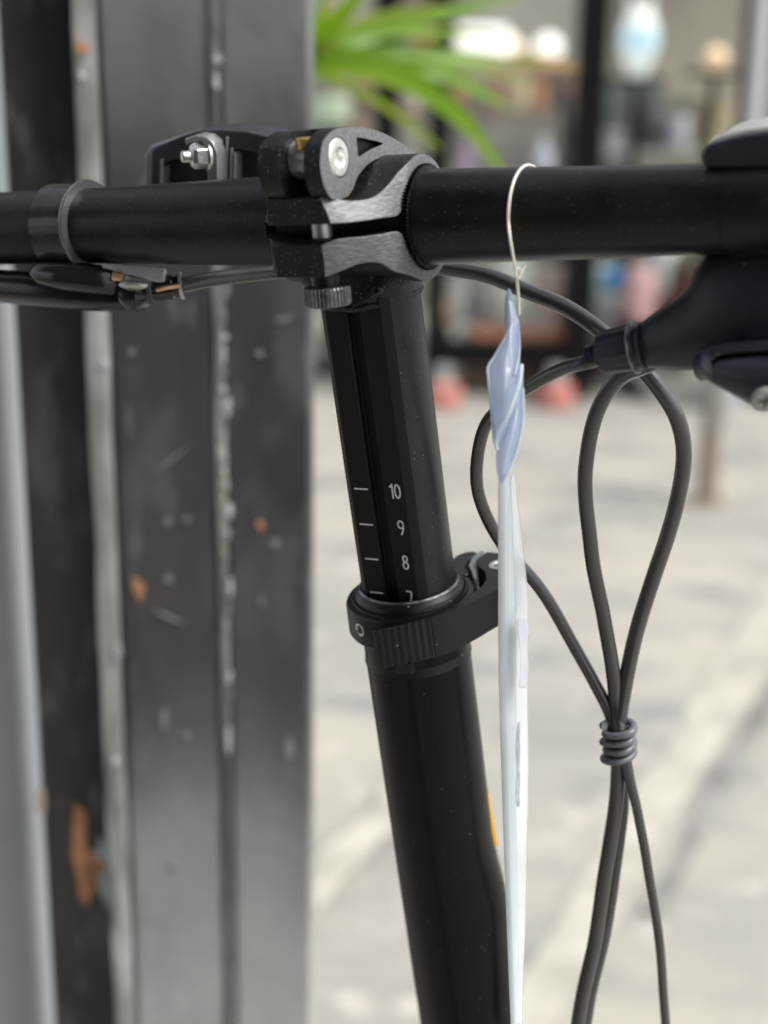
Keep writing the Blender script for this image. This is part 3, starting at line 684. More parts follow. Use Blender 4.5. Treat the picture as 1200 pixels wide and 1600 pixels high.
# ---- rest of the bicycle below the picture: hinge, fork, wheels, frame, saddle (simple but whole)
def bpt(h, n, k): return SO(h, n, k)
k_ax = -(SO.o - K * 0).z / K.z / MM                          # where the stem axis meets the ground
wr = 250
kw = k_ax + wr / K.z * 1.0 + 8
frame_m = mat('black_frame_paint', (0.012, 0.012, 0.013), rough=0.3, spec=0.5)
link('stem_hinge', tube([bpt(0, 0, kend + 5), bpt(0, 0, kend - 60)], 24, 28), frame_m, bike, bevel=2)
link('head_tube', tube([bpt(0, 0, kend - 55), bpt(0, 0, kw + wr + 40)], 21, 28), frame_m, bike)
def ring_wheel(name, cen, nrm, R):
    t = empty(name, cen); t.parent = bike; t.location = V(cen) - origin_of(bike)
    x = nrm.orthogonal().normalized(); y = nrm.cross(x)
    def torus(rad, rr, seg=72):
        return loft([[cen + (x * cos(u) + y * sin(u)) * (rad + rr * cos(w)) * MM + nrm * rr * sin(w) * MM for w in [2 * pi * i / 12 for i in range(12)]] for u in [2 * pi * i / seg for i in range(seg)]], closed=True)
    link('tyre', torus(R - 20, 20), rubber, t); link('rim', torus(R - 44, 9), frame_m, t)
    link('hub', lathe(cen - nrm * 0.035, nrm, [(0, 8), (5, 22), (10, 14), (60, 14), (65, 22), (70, 8)], 24), steel_soft, t)
    for i in range(20):
        a = 2 * pi * i / 20; s = 0.028 if i % 2 else -0.028
        link('spoke', tube([cen + nrm * s + (x * cos(a + .5) + y * sin(a + .5)) * 0.02, cen + (x * cos(a) + y * sin(a)) * (R - 48) * MM], 1.0, 5), steel_soft, t)
    return t
fw = bpt(0, -30, kw)
ring_wheel('front_wheel', fw, H, wr)
for s in (-1, 1):
    link('fork_blade', tube([bpt(s * 12, 0, kw + wr + 45), bpt(s * 45, -2, kw + wr - 5), bpt(s * 48, -12, kw + 90), bpt(s * 48, -30, kw)], 10, 16), frame_m, bike)
NH = V((N.x, N.y, 0)).normalized()
rw = fw + NH * 1.0; rw.z = 0.25
ring_wheel('rear_wheel', rw, H, wr)
hd = bpt(0, 10, kw + wr + 80)
bb = fw + NH * 0.62 + V((0, 0, 0.04)); st_top = bb + NH * 0.19 + V((0, 0, 0.52))
link('main_tube', tube([hd, bb + NH * 0.02 + V((0, 0, 0.06))], 26, 24), frame_m, bike)
link('seat_tube', tube([bb, st_top], 17, 24), frame_m, bike)
for s in (-1, 1): link('chain_stay', tube([bb + H * s * 0.03, rw + H * s * 0.055], 9, 12), frame_m, bike)
sad = loft([[st_top + NH * y + H * (w * cos(a)) + V((0, 0, 0.03 + 0.022 * sin(a))) for a in [2 * pi * i / 16 for i in range(16)]] for y, w in ((-0.12, 0.015), (-0.09, 0.03), (0, 0.04), (0.07, 0.085), (0.13, 0.09), (0.15, 0.06))])
link('saddle', sad, rubber, bike)

# ---- cables
def cable(name, pts, r, m=housing, parent=bike, per=10):
    c = catmull([P(*p) for p in pts], per); sd_ = len(name) * 3.1
    c = [p + V((noise.noise(p * 38 + V((sd_, 0, 0))), noise.noise(p * 38 + V((0, sd_, 0))), noise.noise(p * 38 + V((0, 0, sd_))))) * 0.0011 for p in c]
    return link(name, tube(c, r, 18), m, parent, smooth=70)
cable('brake_cable', [(283, 446, .497), (330, 437, .500), (440, 425, .505), (560, 416, .508), (640, 413, .503), (700, 421, .494), (770, 433, .484), (850, 464, .472), (912, 497, .462), (960, 532, .456), (1015, 590, .455), (1056, 650, .458), (1067, 716, .466), (1054, 800, .474), (1022, 905, .484), (990, 1010, .492), (975, 1095, .497), (968, 1160, .500), (962, 1240, .505), (952, 1340, .512), (934, 1440, .52), (904, 1600, .53), (880, 1700, .535)], 2.5)
cable('shift_cable', [(1000, 543, .424), (925, 563, .428), (880, 575, .434), (835, 597, .442), (790, 625, .452), (757, 664, .462), (744, 715, .470), (745, 765, .476), (762, 812, .482), (795, 862, .486), (838, 915, .490), (885, 985, .494), (930, 1065, .498), (956, 1118, .500), (962, 1160, .502), (972, 1240, .508), (966, 1340, .516), (948, 1440, .524), (916, 1600, .534), (893, 1700, .54)], lambda t: 2.0)
cable('rear_brake_cable', [(1060, 545, .432), (1010, 570, .440), (968, 590, .448), (935, 640, .456), (918, 705, .464), (917, 780, .472), (928, 870, .480), (942, 960, .488), (955, 1050, .494), (963, 1110, .498), (972, 1160, .498), (982, 1215, .500), (998, 1275, .505), (1015, 1360, .512), (1028, 1460, .52), (1038, 1600, .53), (1042, 1700, .535)], lambda t: 2.35 - 0.75 * max(0, min(1, (t - .60) / .12)))
# spiral wrap holding the three together
tc_, tt_ = P(967, 1160, .499), (P(963, 1120, .497) - P(970, 1205, .503)).normalized()
x_ = RGT; y_ = tt_.cross(x_).normalized(); x_ = y_.cross(tt_)
sp = [tc_ + tt_ * (-0.0068 + 0.0136 * i / 120) + (x_ * cos(2 * pi * 4.4 * i / 120 + 1 + .3 * sin(i * .21)) * (4.7 + .5 * sin(i * .13)) + y_ * sin(2 * pi * 4.4 * i / 120 + 1) * 3.9) * MM for i in range(121)]
link('cable_wrap', tube(sp, lambda t: 1.25 + .16 * sin(t * 31), 12), housing_pale, bike, smooth=70)

# ---- right hand shifter, under the bar
def dbar(px):           # depth of the bar axis at picture column px
    u = (px - 600) / FPX; X0 = (BAR0 - CAM).dot(RGT); hr, hf = H.dot(RGT), H.dot(FWD)
    h = (u * 0.452 - X0) / (hr - u * hf); return 0.452 + h * hf
def pod(name, secs, m, parent, p=2.3, n=36, off=0.0, bev=0):
    """secs: (px, py, half height px, half depth mm)"""
    rings = []
    cs = [P(px, py, dbar(px) + off) for px, py, a, b in secs]
    for i, (px, py, a, b) in enumerate(secs):
        d = dbar(px) + off; t = (cs[min(i + 1, len(cs) - 1)] - cs[max(i - 1, 0)]).normalized()
        bb_ = t.cross(UP).normalized(); aa = bb_.cross(t).normalized(); A = a * d / FPX
        ring = []
        for j in range(n):
            th = 2 * pi * j / n; c, s = cos(th), sin(th)
            ring.append(cs[i] + aa * A * abs(c) ** (2 / p) * (1 if c > 0 else -1) + bb_ * b * MM * abs(s) ** (2 / p) * (1 if s > 0 else -1))
        rings.append(ring)
    return link(name, loft(rings), m, parent, smooth=45, bevel=bev)
shift = pod('shifter_body', [(1000, 542, 33, 5.6), (1012, 540, 36, 6.2), (1035, 533, 45, 7.5), (1065, 525, 56, 9), (1095, 515, 65, 10), (1120, 503, 74, 11), (1140, 488, 84, 11.5), (1152, 474, 94, 12), (1175, 468, 96, 12), (1230, 466, 92, 12), (1290, 466, 80, 12), (1330, 466, 50, 9)], plastic, bike, off=0.012)
pod('clamp_band', [(1139, 330, 52, 11), (1145, 330, 72, 12.2), (1200, 328, 72, 12.2), (1290, 326, 72, 12.2), (1296, 326, 50, 11)], bar_black, shift, p=2.0)
# parting line as a thin raised rib
link('parting_line', tube(catmull([P(x, y, dbar(x) - 0.0005 + dd) for x, y, dd in ((1010, 523, .006), (1040, 512, .0045), (1080, 497, .003), (1130, 482, .0015), (1200, 470, .0008))], 6), 0.25, 6), plastic, shift)
# cable adjuster: ribbed barrel with a flared lip
ca, cb = P(937, 552, .4275), P(1008, 540, .4215)
ax = (cb - ca).normalized(); Lm = (cb - ca).length / MM
seg = 120; prof = [(0, 4.8, 0), (0.4, 5.5, 0), (3.0, 6.0, 1), (9.3, 6.3, 1), (9.8, 7.0, 0), (10.5, 7.1, 0), (11.0, 6.2, 0), (11.9, 6.2, 0), (12.3, 6.6, 0), (12.8, 6.4, 0)]
x_ = ax.orthogonal().normalized(); y_ = ax.cross(x_)
rings = [[ca + ax * z * MM + (x_ * cos(2 * pi * j / seg) + y_ * sin(2 * pi * j / seg)) * (r + (0.28 * (1 if (j % 15) < 4 else 0) if kn else 0.3 * sin(2 * pi * j / 15) * (1 if z > 9 and z < 11 else 0))) * MM for j in range(seg)] for z, r, kn in prof]
link('barrel_adjuster', loft(rings), plastic, shift, smooth=35)
link('adjuster_lip', lathe(ca + ax * 9.75 * MM, ax, [(0, 6.6), (0.1, 7.35), (0.5, 7.4), (0.6, 6.9)], 60), mat('scuffed_lip', (0.22, 0.22, 0.23), rough=0.35), shift, smooth=50)
link('cable_ferrule', lathe(ca - ax * 4.2 * MM, ax, [(0, 2.3), (0.2, 2.7), (1.0, 2.75), (1.2, 2.5), (1.5, 2.5), (1.7, 2.95), (2.5, 3.0), (2.7, 2.7), (3.0, 2.7), (3.2, 3.3), (4.4, 3.5)], 40), plastic, shift, smooth=40)
# trigger: a curved ribbon
def ribbon(name, pts, th, depth, m, parent, d0):
    c = catmull([P(x, y, dbar(x) + d0) for x, y in pts], 8); rings = []
    for i, p in enumerate(c):
        t = (c[min(i + 1, len(c) - 1)] - c[max(i - 1, 0)]).normalized(); nrm = t.cross(FWD).normalized()
        w = th * (0.45 + 0.55 * min(1, i / 8))
        rings.append([p + nrm * (s * w / 2 * MM) + FWD * (q * depth / 2 * MM) for s, q in ((-1, -1), (1, -1), (1, 1), (-1, 1))])
    return link(name, loft(rings), m, parent, smooth=50, bevel=0.6, bseg=3)
ribbon('trigger', [(1106, 592), (1098, 580), (1097, 562), (1108, 552), (1140, 547), (1180, 544), (1240, 540), (1300, 538)], 2.6, 11, plastic, shift, -0.004)
pod('shifter_housing', [(1111, 578, 12, 5), (1116, 580, 19, 8), (1135, 582, 27, 10), (1160, 587, 34, 11), (1190, 593, 42, 12), (1230, 597, 46, 12), (1280, 594, 40, 12), (1310, 590, 20, 9)], plastic, shift, off=0.001, p=2.4)
sc = P(1196, 625, dbar(1196) - 0.0105); sn = (-FWD * 0.75 - UP * 0.66).normalized()
link('housing_screw', lathe(sc - sn * 0.001, sn, [(0, 3.4), (1.2, 3.4), (1.5, 3.0)], 32), mat('satin_screw', (0.40, 0.39, 0.37), rough=0.4, metal=0.4), shift, smooth=40)
bm = bmesh.new(); fr = Frame(sc + sn * 0.0004, RGT, sn.cross(RGT).normalized(), sn)
prism(fr, (0, 1, 2), [(-2.0, -0.35), (2.0, -0.35), (2.0, 0.35), (-2.0, 0.35)], [], 0.0, 0.2, bm); prism(fr, (0, 1, 2), [(-0.35, -2.0), (0.35, -2.0), (0.35, 2.0), (-0.35, 2.0)], [], 0.0, 0.21, bm)
link('screw_slot', bm, rubber, shift, smooth=0)
# gear indicator on top of the bar
IN = Frame(P(1180, 245, dbar(1180)), H, N, K)
outp = [IN.trace(x, y, 1, 10)[0::2] for x, y in ((1099, 264), (1095, 246), (1098, 231), (1106, 226), (1130, 219), (1160, 212), (1200, 206), (1250, 203), (1300, 206), (1340, 216), (1350, 262))]
ind = link('gear_indicator', prism(IN, (0, 2, 1), outp, [], -10, 10), plastic, bike, smooth=30, bevel=1.2, bseg=4)
outw = [IN.trace(x, y, 1, 9)[0::2] for x, y in ((1109, 229), (1107, 224), (1113, 217), (1130, 211), (1160, 203), (1200, 197), (1250, 194), (1300, 198), (1330, 206), (1330, 214), (1200, 210), (1160, 216), (1130, 223))]
link('indicator_lens', prism(IN, (0, 2, 1), outw, [], -8, 9), lens_white, ind, smooth=30, bevel=1.0, bseg=4)

# ---- left brake lever: clamp band, bracket, blade, adjuster
link('lever_band', lathe(BF(-113.5, 0, 0), H, [(0, 13.2), (0.3, 14.0), (12.8, 14.0), (13.0, 12.6)], 56), mat('satin_band', (0.02, 0.018, 0.018), rough=0.22, spec=0.6, noise_amt=0.3, noise_scale=200), bike, smooth=40)
brk = link('brake_lever', lathe(BF(-100.4, 0, 0), H, [(0, 12.2), (0, 14.6), (0.8, 15.0), (1.4, 14.7), (1.5, 12.2)], 64), mat('pale_band_rim', (0.16, 0.16, 0.165), rough=0.25, metal=0.6), bike, smooth=40)
def pod2(name, secs, m, parent, p=2.2, n=28):
    rings = []; cs = [P(px, py, d) for px, py, d, a, b in secs]
    for i, (px, py, d, a, b) in enumerate(secs):
        t = (cs[min(i + 1, len(cs) - 1)] - cs[max(i - 1, 0)]).normalized(); bb_ = t.cross(UP).normalized(); aa = bb_.cross(t).normalized(); A = a * d / FPX
        rings.append([cs[i] + aa * A * abs(cos(th)) ** (2 / p) * (1 if cos(th) > 0 else -1) + bb_ * b * MM * abs(sin(th)) ** (2 / p) * (1 if sin(th) > 0 else -1) for th in [2 * pi * j / n for j in range(n)]])
    return link(name, loft(rings), m, parent, smooth=45)
pod2('lever_blade', [(-160, 455, .54, 16, 6), (-60, 448, .53, 20, 8), (0, 447, .52, 25, 9), (60, 452, .512, 26, 9), (120, 462, .506, 22, 8), (160, 468, .503, 18, 7), (200, 470, .50, 13, 6), (215, 468, .50, 6, 4)], lever_black, brk, p=3)
pod2('lever_perch', [(66, 428, .506, 10, 8), (80, 432, .505, 20, 11), (120, 436, .503, 25, 12), (165, 441, .50, 24, 11), (190, 444, .498, 22, 8), (194, 444, .498, 12, 6)], lever_black, brk, p=3.5)
pod2('blade_tip_cover', [(190, 460, .496, 14, 6), (205, 462, .496, 24, 7), (222, 464, .495, 22, 7), (232, 464, .495, 12, 5)], lever_black, brk, p=2.4)
fr = Frame(P(210, 425, .492), RGT, FWD, UP)
pl = [fr.trace(x, y, 1, 0)[0::2] for x, y in ((160, 411), (240, 416), (258, 419), (257, 440), (246, 441), (218, 434), (180, 425), (160, 420))]
link('bracket_plate', prism(fr, (0, 2, 1), pl, [], -0.8, 4), mat('pale_alloy_plate', (0.62, 0.64, 0.66), rough=0.35, metal=0.4), brk, smooth=0, bevel=0.4)
aa, ab = P(238, 452, .497), P(288, 446, .497); axx = (ab - aa).normalized()
link('lever_adjuster', lathe(aa, axx, [(0, 3.0), (0.5, 3.9), (6.5, 4.0), (7.2, 3.4), (8.6, 3.4), (8.7, 4.1), (9.8, 4.1), (10.2, 3.2)], 36, teeth=12, depth=0.25), lever_black, brk, smooth=30)
link('adjuster_ring', lathe(ab - axx * 0.0016, axx, [(0, 3.2), (0.1, 4.4), (1.0, 4.5), (1.1, 3.0)], 40), mat('pale_ring', (0.6, 0.6, 0.58), rough=0.3, metal=0.4), brk, smooth=40)
link('brake_wire', tube([P(244, 453, .4905), P(262, 449, .4905), P(281, 446, .492)], 0.75, 10), mat('copper_wire', (0.70, 0.42, 0.26), rough=0.35, metal=0.7), brk)
link('copper_washer', lathe(P(176, 431, .489), (RGT + UP * -.1).normalized(), [(0, 1.6), (3.2, 1.6)], 16), mat('copper_wire', (0, 0, 0)), brk)
pod2('pivot_lump', [(196, 446, .49, 5, 3), (202, 446, .489, 8, 4), (216, 447, .489, 8, 4), (222, 447, .49, 5, 3)], steel_soft, brk)

# ---- front reflector seen from behind, above the bar
RF = Frame(P(322, 252, .505), H, N, K)
def rt(x, y, n=0): q = RF.trace(x, y, 1, n); return q[0], q[2]
refl_m = mat('reflector_back_plastic', (0.028, 0.031, 0.037), rough=0.5, bump=0.5, bump_scale=900, noise_amt=0.2, noise_scale=200)
pale_pl = mat('pale_edge_plastic', (0.32, 0.33, 0.34), rough=0.35, trans=0.2)
o_ = [rt(*p) for p in ((234, 330), (236, 238), (243, 229), (285, 212), (312, 205), (345, 203), (385, 206), (424, 214), (436, 330))]
i1 = [rt(*p) for p in ((254, 322), (255, 262), (262, 252), (300, 243), (322, 241), (323, 322))]
i2 = [rt(*p) for p in ((362, 322), (362, 240), (364, 233), (400, 238), (405, 243), (408, 322))]
bm = prism(RF, (0, 2, 1), o_, [i1, i2], -4, 0, cap_lo=False); prism(RF, (0, 2, 1), o_, [], -12, -4, bm)
rf = link('reflector', bm, refl_m, bike, smooth=30, bevel=0.5)
link('reflector_lens', prism(RF, (0, 2, 1), [rt(*p, -14) for p in ((229, 330), (231, 240), (240, 226), (310, 203), (345, 200), (390, 203), (422, 211), (430, 330))], [], -17, -12), pale_pl, rf, bevel=0.8)
for x, yt in ((252, 248), (354, 213), (361, 230), (366, 238)):
    a = rt(x, 322); b = rt(x + 2, yt)
    link('rib_edge', prism(RF, (0, 2, 1), [(a[0] - .45, a[1]), (a[0] + .45, a[1]), (b[0] + .45, b[1]), (b[0] - .45, b[1])], [], -3.9, 0.8), pale_pl, rf, bevel=0.2)
# folded metal tab
tab = [rt(*p, 3) for p in ((296, 214), (312, 209), (328, 211), (340, 220), (347, 236), (349, 330), (333, 330), (333, 300), (331, 228), (322, 219), (308, 219), (298, 224))]
link('bracket_tab', prism(RF, (0, 2, 1), tab, [], -1, 6), mat('tab_steel', (0.36, 0.37, 0.37), rough=0.3, metal=0.6), rf, smooth=50, bevel=0.4)
link('bracket_foot', tube([RF(2, -4, -30), RF(3, -6, -6), RF(4, -5, 4)], 3.2, 14), refl_m, rf)
nutc = P(312, 243, .4985); nd = (N * 0.72 - H * 0.62 + K * 0.1).normalized()
link('hex_nut', lathe(nutc, nd, [(-2, 4.4), (1.6, 4.4), (3.0, 3.5), (3.2, 2.6)], 6, xref=K), steel, rf, smooth=20, bevel=0.25)
link('bolt_stub', lathe(nutc, nd, [(3.0, 1.9), (5.6, 1.9), (6.0, 1.5)], 24), steel, rf, smooth=30)
link('nut_flange', lathe(nutc, nd, [(-3.0, 5.0), (-2.2, 5.2), (-2.0, 4.6)], 36), steel, rf, smooth=30)

def translucent(m, col, f):
    t = m.node_tree; b = t.nodes['Principled BSDF']; tr = t.nodes.new('ShaderNodeBsdfTranslucent'); tr.inputs[0].default_value = (*col, 1)
    mx = t.nodes.new('ShaderNodeMixShader'); mx.inputs[0].default_value = f
    t.links.new(b.outputs[0], mx.inputs[1]); t.links.new(tr.outputs[0], mx.inputs[2]); t.links.new(mx.outputs[0], t.nodes['Material Output'].inputs[0]); return m
translucent(clear_film, (0.84, 0.89, 1.0), 0.62); translucent(sleeve_white, (0.9, 0.95, 0.97), 0.5); translucent(film_edge, (0.9, 0.95, 1.0), 0.4)
#MARK_TAG
# ================================================================== HANG TAG
tagr = empty('hang_tag', P(806, 410, .437))
tag(tagr, 'clear blue tinted plastic sleeve twisted and hanging on a filament from the handlebar', 'tag')
hb = (P(806, 330, dbar(806)) - BF.o).dot(H) / MM
R = 13.7 - 0.45
pts = []
cx = lambda px: (P(px, 330, dbar(px)) - BF.o).dot(H) / MM
for i, a in enumerate((160, 140, 120, 100, 80, 60, 40, 20, 5)):
    hh = cx(829) - 0.12 * i; rr = bar_r(hh) + 0.5; pts.append(BF(hh, rr * cos(radians(a)), rr * sin(radians(a))))
pts += [P(797, 372, .4150), P(802, 402, .4165), P(807, 434, .419), P(810, 465, .421), P(811, 492, .422)]
link('filament', tube(catmull(pts, 6), 0.42, 8), filament, tagr, smooth=80)
link('filament_knot', tube(catmull([P(808, 432, .4185), P(812, 428, .4175), P(812, 420, .4170), P(806, 421, .4168), P(806, 430, .4172), P(811, 434, .4180), P(816, 424, .4182), P(820, 414, .4185)], 6), 0.36, 8), filament, tagr, smooth=80)
# crumpled film: facets folded along the length
def film(name, secs, m, thick=0.5):
    """secs: rows of (px, py, depth) across"""
    bm = bmesh.new(); g = [[bm.verts.new(P(*p)) for p in row] for row in secs]
    for a, b in zip(g, g[1:]):
        for j in range(len(a) - 1): bm.faces.new((a[j], a[j + 1], b[j + 1], b[j]))
    o = link(name, bm, m, tagr, smooth=30)
    md = o.modifiers.new('sub', 'SUBSURF'); md.levels = 1; md.render_levels = 2; md.subdivision_type = 'CATMULL_CLARK'
    sd_ = o.modifiers.new('thick', 'SOLIDIFY'); sd_.thickness = thick * MM; sd_.offset = 0
    return o
D = .423
film('upper_fold', [[(794, 450, D), (795, 451, D), (797, 454, D)], [(790, 468, D), (796, 470, D - .002), (803, 474, D)], [(790, 490, D + .001), (797, 492, D - .003), (808, 492, D)],
                    [(789, 512, D + .001), (798, 512, D - .002), (812, 508, D)], [(791, 545, D + .003), (800, 545, D), (812, 540, D + .001)]], mat('faint_film', (0.66, 0.72, 0.95), rough=0.15, alpha=0.7, spec=0.7, coat=0.6))
film('sleeve_front', [[(805, 498, D), (807, 497, D), (810, 497, D)], [(788, 528, D + .001), (800, 524, D - .003), (812, 520, D)], [(772, 556, D + .002), (793, 552, D - .005), (812, 556, D + .001)],
                      [(762, 574, D + .002), (787, 578, D - .007), (811, 570, D)], [(763, 600, D + .001), (788, 606, D - .008), (815, 575, D - .001)], [(767, 640, D + .001), (788, 640, D - .007), (812, 612, D - .003)],
                      [(770, 670, D + .001), (783, 675, D - .006), (803, 645, D - .003)], [(772, 692, D), (778, 697, D - .004), (790, 676, D - .002)], [(775, 702, D), (777, 703, D), (780, 700, D)]], clear_film)
film('sleeve_fold', [[(812, 572, D - .002), (814, 572, D - .003), (816, 574, D)], [(806, 600, D - .004), (812, 604, D - .006), (817, 606, D)], [(798, 640, D - .002), (806, 646, D - .005), (817, 632, D)],
                     [(784, 672, D), (799, 676, D - .005), (816, 660, D)], [(776, 700, D), (794, 704, D - .004), (810, 694, D)], [(776, 728, D), (789, 730, D - .003), (801, 720, D)], [(779, 748, D), (785, 751, D - .001), (793, 742, D)], [(784, 756, D), (786, 756, D), (788, 754, D)]], clear_film)
link('fold_edge', tube(catmull([P(*p) for p in ((815, 570, D - .008), (812, 596, D - .0095), (803, 622, D - .0095), (792, 650, D - .009), (780, 672, D - .007), (775, 690, D - .005), (777, 703, D - .004))], 6), lambda t: 0.75 - 0.4 * abs(t - .4), 8), film_edge, tagr, smooth=80)
link('fold_edge', tube(catmull([P(*p) for p in ((806, 497, D - .004), (790, 526, D - .003), (774, 555, D - .001), (763, 573, D - .001), (763, 590, D - .001), (768, 640, D - .001), (772, 690, D - .001))], 6), 0.42, 8), film_edge, tagr, smooth=80)
link('fold_edge', tube(catmull([P(*p) for p in ((817, 606, D - .001), (818, 640, D - .001), (816, 668, D - .001), (809, 700, D - .001), (800, 726, D - .001), (786, 756, D - .001))], 6), 0.38, 8), film_edge, tagr, smooth=80)
link('crease_glint', tube(catmull([P(*p) for p in ((800, 500, D - .0035), (797, 530, D - .0055), (799, 565, D - .0075), (796, 600, D - .0085))], 5), lambda t: .34 * (1 - t) + .1, 6), film_edge, tagr, smooth=80)  # folds drawn in brighter film, painted in as fine glints
link('crease_glint', tube(catmull([P(*p) for p in ((811, 520, D - .001), (812, 545, D - .001), (809, 566, D - .003), (804, 588, D - .007))], 5), .26, 6), film_edge, tagr, smooth=80)
link('crease_glint', tube(catmull([P(*p) for p in ((808, 640, D - .0052), (802, 672, D - .0058), (792, 708, D - .0045), (786, 740, D - .003))], 5), lambda t: .3 * (1 - t) + .08, 6), film_edge, tagr, smooth=80)
link('heat_seal', tube([P(790, 576, D - .0085), P(791, 606, D - .009)], 0.3, 6), film_edge, tagr)
# the long sleeve below, hanging almost edge on
rowsL = []; rowsR = []
for i, y in enumerate(range(742, 1690, 30)):
    dd = D + 0.010 + 0.00002 * (y - 742)
    w = noise.noise(V((y * .006, 3, 1)))
    grow = min(1, (y - 742) / 200)
    drift = 20 * (max(0, y - 1000) / 600) ** 1.3
    rowsL.append([(779 + drift + w, y, dd), (788 + drift * .8, y, dd - .001 - .001 * w), (796 + 8 * grow + drift * .35 + w, y, dd + .001)])
    rowsR.append([(797 + 8 * grow, y, dd + .0016), (804 + 11 * grow, y, dd + .003 + .001 * w), (805 + 20 * grow - 10 * max(0, (y - 1250) / 400) + 2.5 * w, y, dd + .006)])
film('sleeve_strip', rowsL, sleeve_white, 0.6)
film('sleeve_back_strip', rowsR, mat('translucent_sleeve', (0.80, 0.84, 0.86), rough=0.18, trans=0.0, alpha=0.55, spec=0.6, noise_amt=0.1, noise_scale=25), 0.4)
smudge = mat('grey_print', (0.42, 0.44, 0.50), rough=0.5, noise_amt=0.2, noise_scale=300)
film('printed_mark', [[(806.5 + 1.2 * sin(y * .09), y, D + .0105), (809.5, y, D + .0108), (812.5 + sin(y * .13), y, D + .011)] for y in range(1128, 1264, 12)], smudge, 0.05)
film('printed_mark', [[(811 + 3 * sin(y * .05), y, D + .0115), (818, y, D + .0125), (824 + 2 * sin(y * .11), y, D + .0135)] for y in range(965, 1080, 10)], mat('pale_print', (0.60, 0.62, 0.67), rough=0.5), 0.05)

#MARK_BACK
# ================================================================== PLANT behind the gate
leaf_m = mat('strap_leaf_green', (0.11, 0.235, 0.012), rough=0.38, spec=0.5, noise_amt=0.0, noise_scale=8, col2=(0.17, 0.30, 0.015), sss=0.0)
leaf_y = mat('yellowing_leaf', (0.30, 0.30, 0.05), rough=0.45, noise_scale=7, col2=(0.42, 0.22, 0.08))
leaf_l = mat('young_leaf_green', (0.20, 0.33, 0.03), rough=0.35, spec=0.5, noise_scale=9, col2=(0.28, 0.36, 0.05))
for m_ in (leaf_m, leaf_y, leaf_l):
    b = m_.node_tree.nodes['Principled BSDF']; b.inputs['Subsurface Weight'].default_value = 0.0
    # thin leaf: light comes through
    t = m_.node_tree; tr = t.nodes.new('ShaderNodeBsdfTranslucent'); tr.inputs[0].default_value = (0.32, 0.55, 0.02, 1) if m_ is leaf_m else (0.45, 0.62, 0.06, 1) if m_ is leaf_l else (0.5, 0.42, 0.1, 1)
    mxs = t.nodes.new('ShaderNodeMixShader'); mxs.inputs[0].default_value = 0.42
    t.links.new(b.outputs[0], mxs.inputs[1]); t.links.new(tr.outputs[0], mxs.inputs[2]); t.links.new(mxs.outputs[0], t.nodes['Material Output'].inputs[0])
PY = 1.45
plant = empty('potted_plant', (WY(300, 100, PY).x, PY, 0))
tag(plant, 'potted plant with long green strap leaves reaching out past the gate edge', 'plant')
pc = origin_of(plant)
pot_m = mat('dark_glazed_pot', (0.06, 0.05, 0.045), rough=0.3, noise_amt=0.2, noise_scale=20)
link('pot', lathe(pc, V((0, 0, 1)), [(0, 70), (10, 75), (200, 95), (300, 105), (315, 112), (330, 110), (330, 98), (290, 95)], 48), pot_m, plant, smooth=40)
link('soil', lathe(pc + V((0, 0, .28)), V((0, 0, 1)), [(0, 60), (5, 95)], 32), mat('potting_soil', (0.04, 0.03, 0.02), rough=0.95, bump=1, bump_scale=80), plant)
stem_tips = []
for i in range(3):
    tip = pc + V((-0.02 + 0.03 * i, 0.02 * (i - 1), 1.05 + 0.09 * i)); stem_tips.append(tip)
    link('cane', tube(catmull([pc + V((0.02 * (i - 1), 0.01, 0.27)), pc + V((0.03 * (i - 1), 0.01, 0.7)), tip], 8), lambda t: 9 - 2.5 * t, 10), mat('cane_bark', (0.16, 0.12, 0.07), rough=0.8, noise_amt=0.3, noise_scale=40), plant)
def leaf(pts, w, m, twist=0.0, name='leaf'):
    """pts: (px,py,Y) picture guides; w mm half width"""
    c = catmull([WY(*p) for p in pts], 6); rings = []; n = len(c)
    for i, p in enumerate(c):
        t = i / (n - 1); d = (c[min(i + 1, n - 1)] - c[max(i - 1, 0)]).normalized()
        side = d.cross(V((0, -1, 0.25))).normalized(); nn = side.cross(d).normalized()
        side = (side * cos(twist * t) + nn * sin(twist * t)); nn = side.cross(d)
        ww = w * 0.74 * MM * (0.35 + 0.65 * min(1, t * 4)) * (1 - t ** 3.2) + 0.0004; fold = 0.22 * ww
        rings.append([p + side * ww + nn * fold, p + side * ww * .5 + nn * fold * .4, p, p - side * ww * .5 + nn * fold * .4, p - side * ww + nn * fold])
    bm = bmesh.new(); g = [[bm.verts.new(q) for q in r] for r in rings]
    for a, b in zip(g, g[1:]):
        for j in range(4): bm.faces.new((a[j], a[j + 1], b[j + 1], b[j]))
    return link(name, bm, m, plant, smooth=70)
leaf([(310, 150, 1.45), (430, 120, 1.42), (510, 92, 1.40), (600, 104, 1.36), (690, 160, 1.32), (745, 212, 1.30), (800, 290, 1.28)], 15, leaf_m)
leaf([(310, 150, 1.45), (430, 110, 1.45), (520, 88, 1.46), (620, 84, 1.50), (720, 90, 1.52), (790, 95, 1.54), (862, 98, 1.55)], 11, leaf_m, 0.3)
leaf([(780, 94, 1.54), (830, 96, 1.55), (875, 100, 1.56), (905, 108, 1.57)], 7, leaf_y)
leaf([(310, 150, 1.45), (430, 120, 1.44), (500, 88, 1.45), (580, 52, 1.48), (680, 24, 1.5), (760, 4, 1.52), (850, -20, 1.55)], 11, leaf_m, -0.3)
leaf([(310, 150, 1.45), (430, 125, 1.43), (500, 60, 1.40), (545, 12, 1.38), (590, -50, 1.36)], 15, leaf_m)
leaf([(310, 160, 1.45), (420, 130, 1.43), (480, 60, 1.40), (500, 25, 1.38), (515, -50, 1.36)], 8, leaf_m)
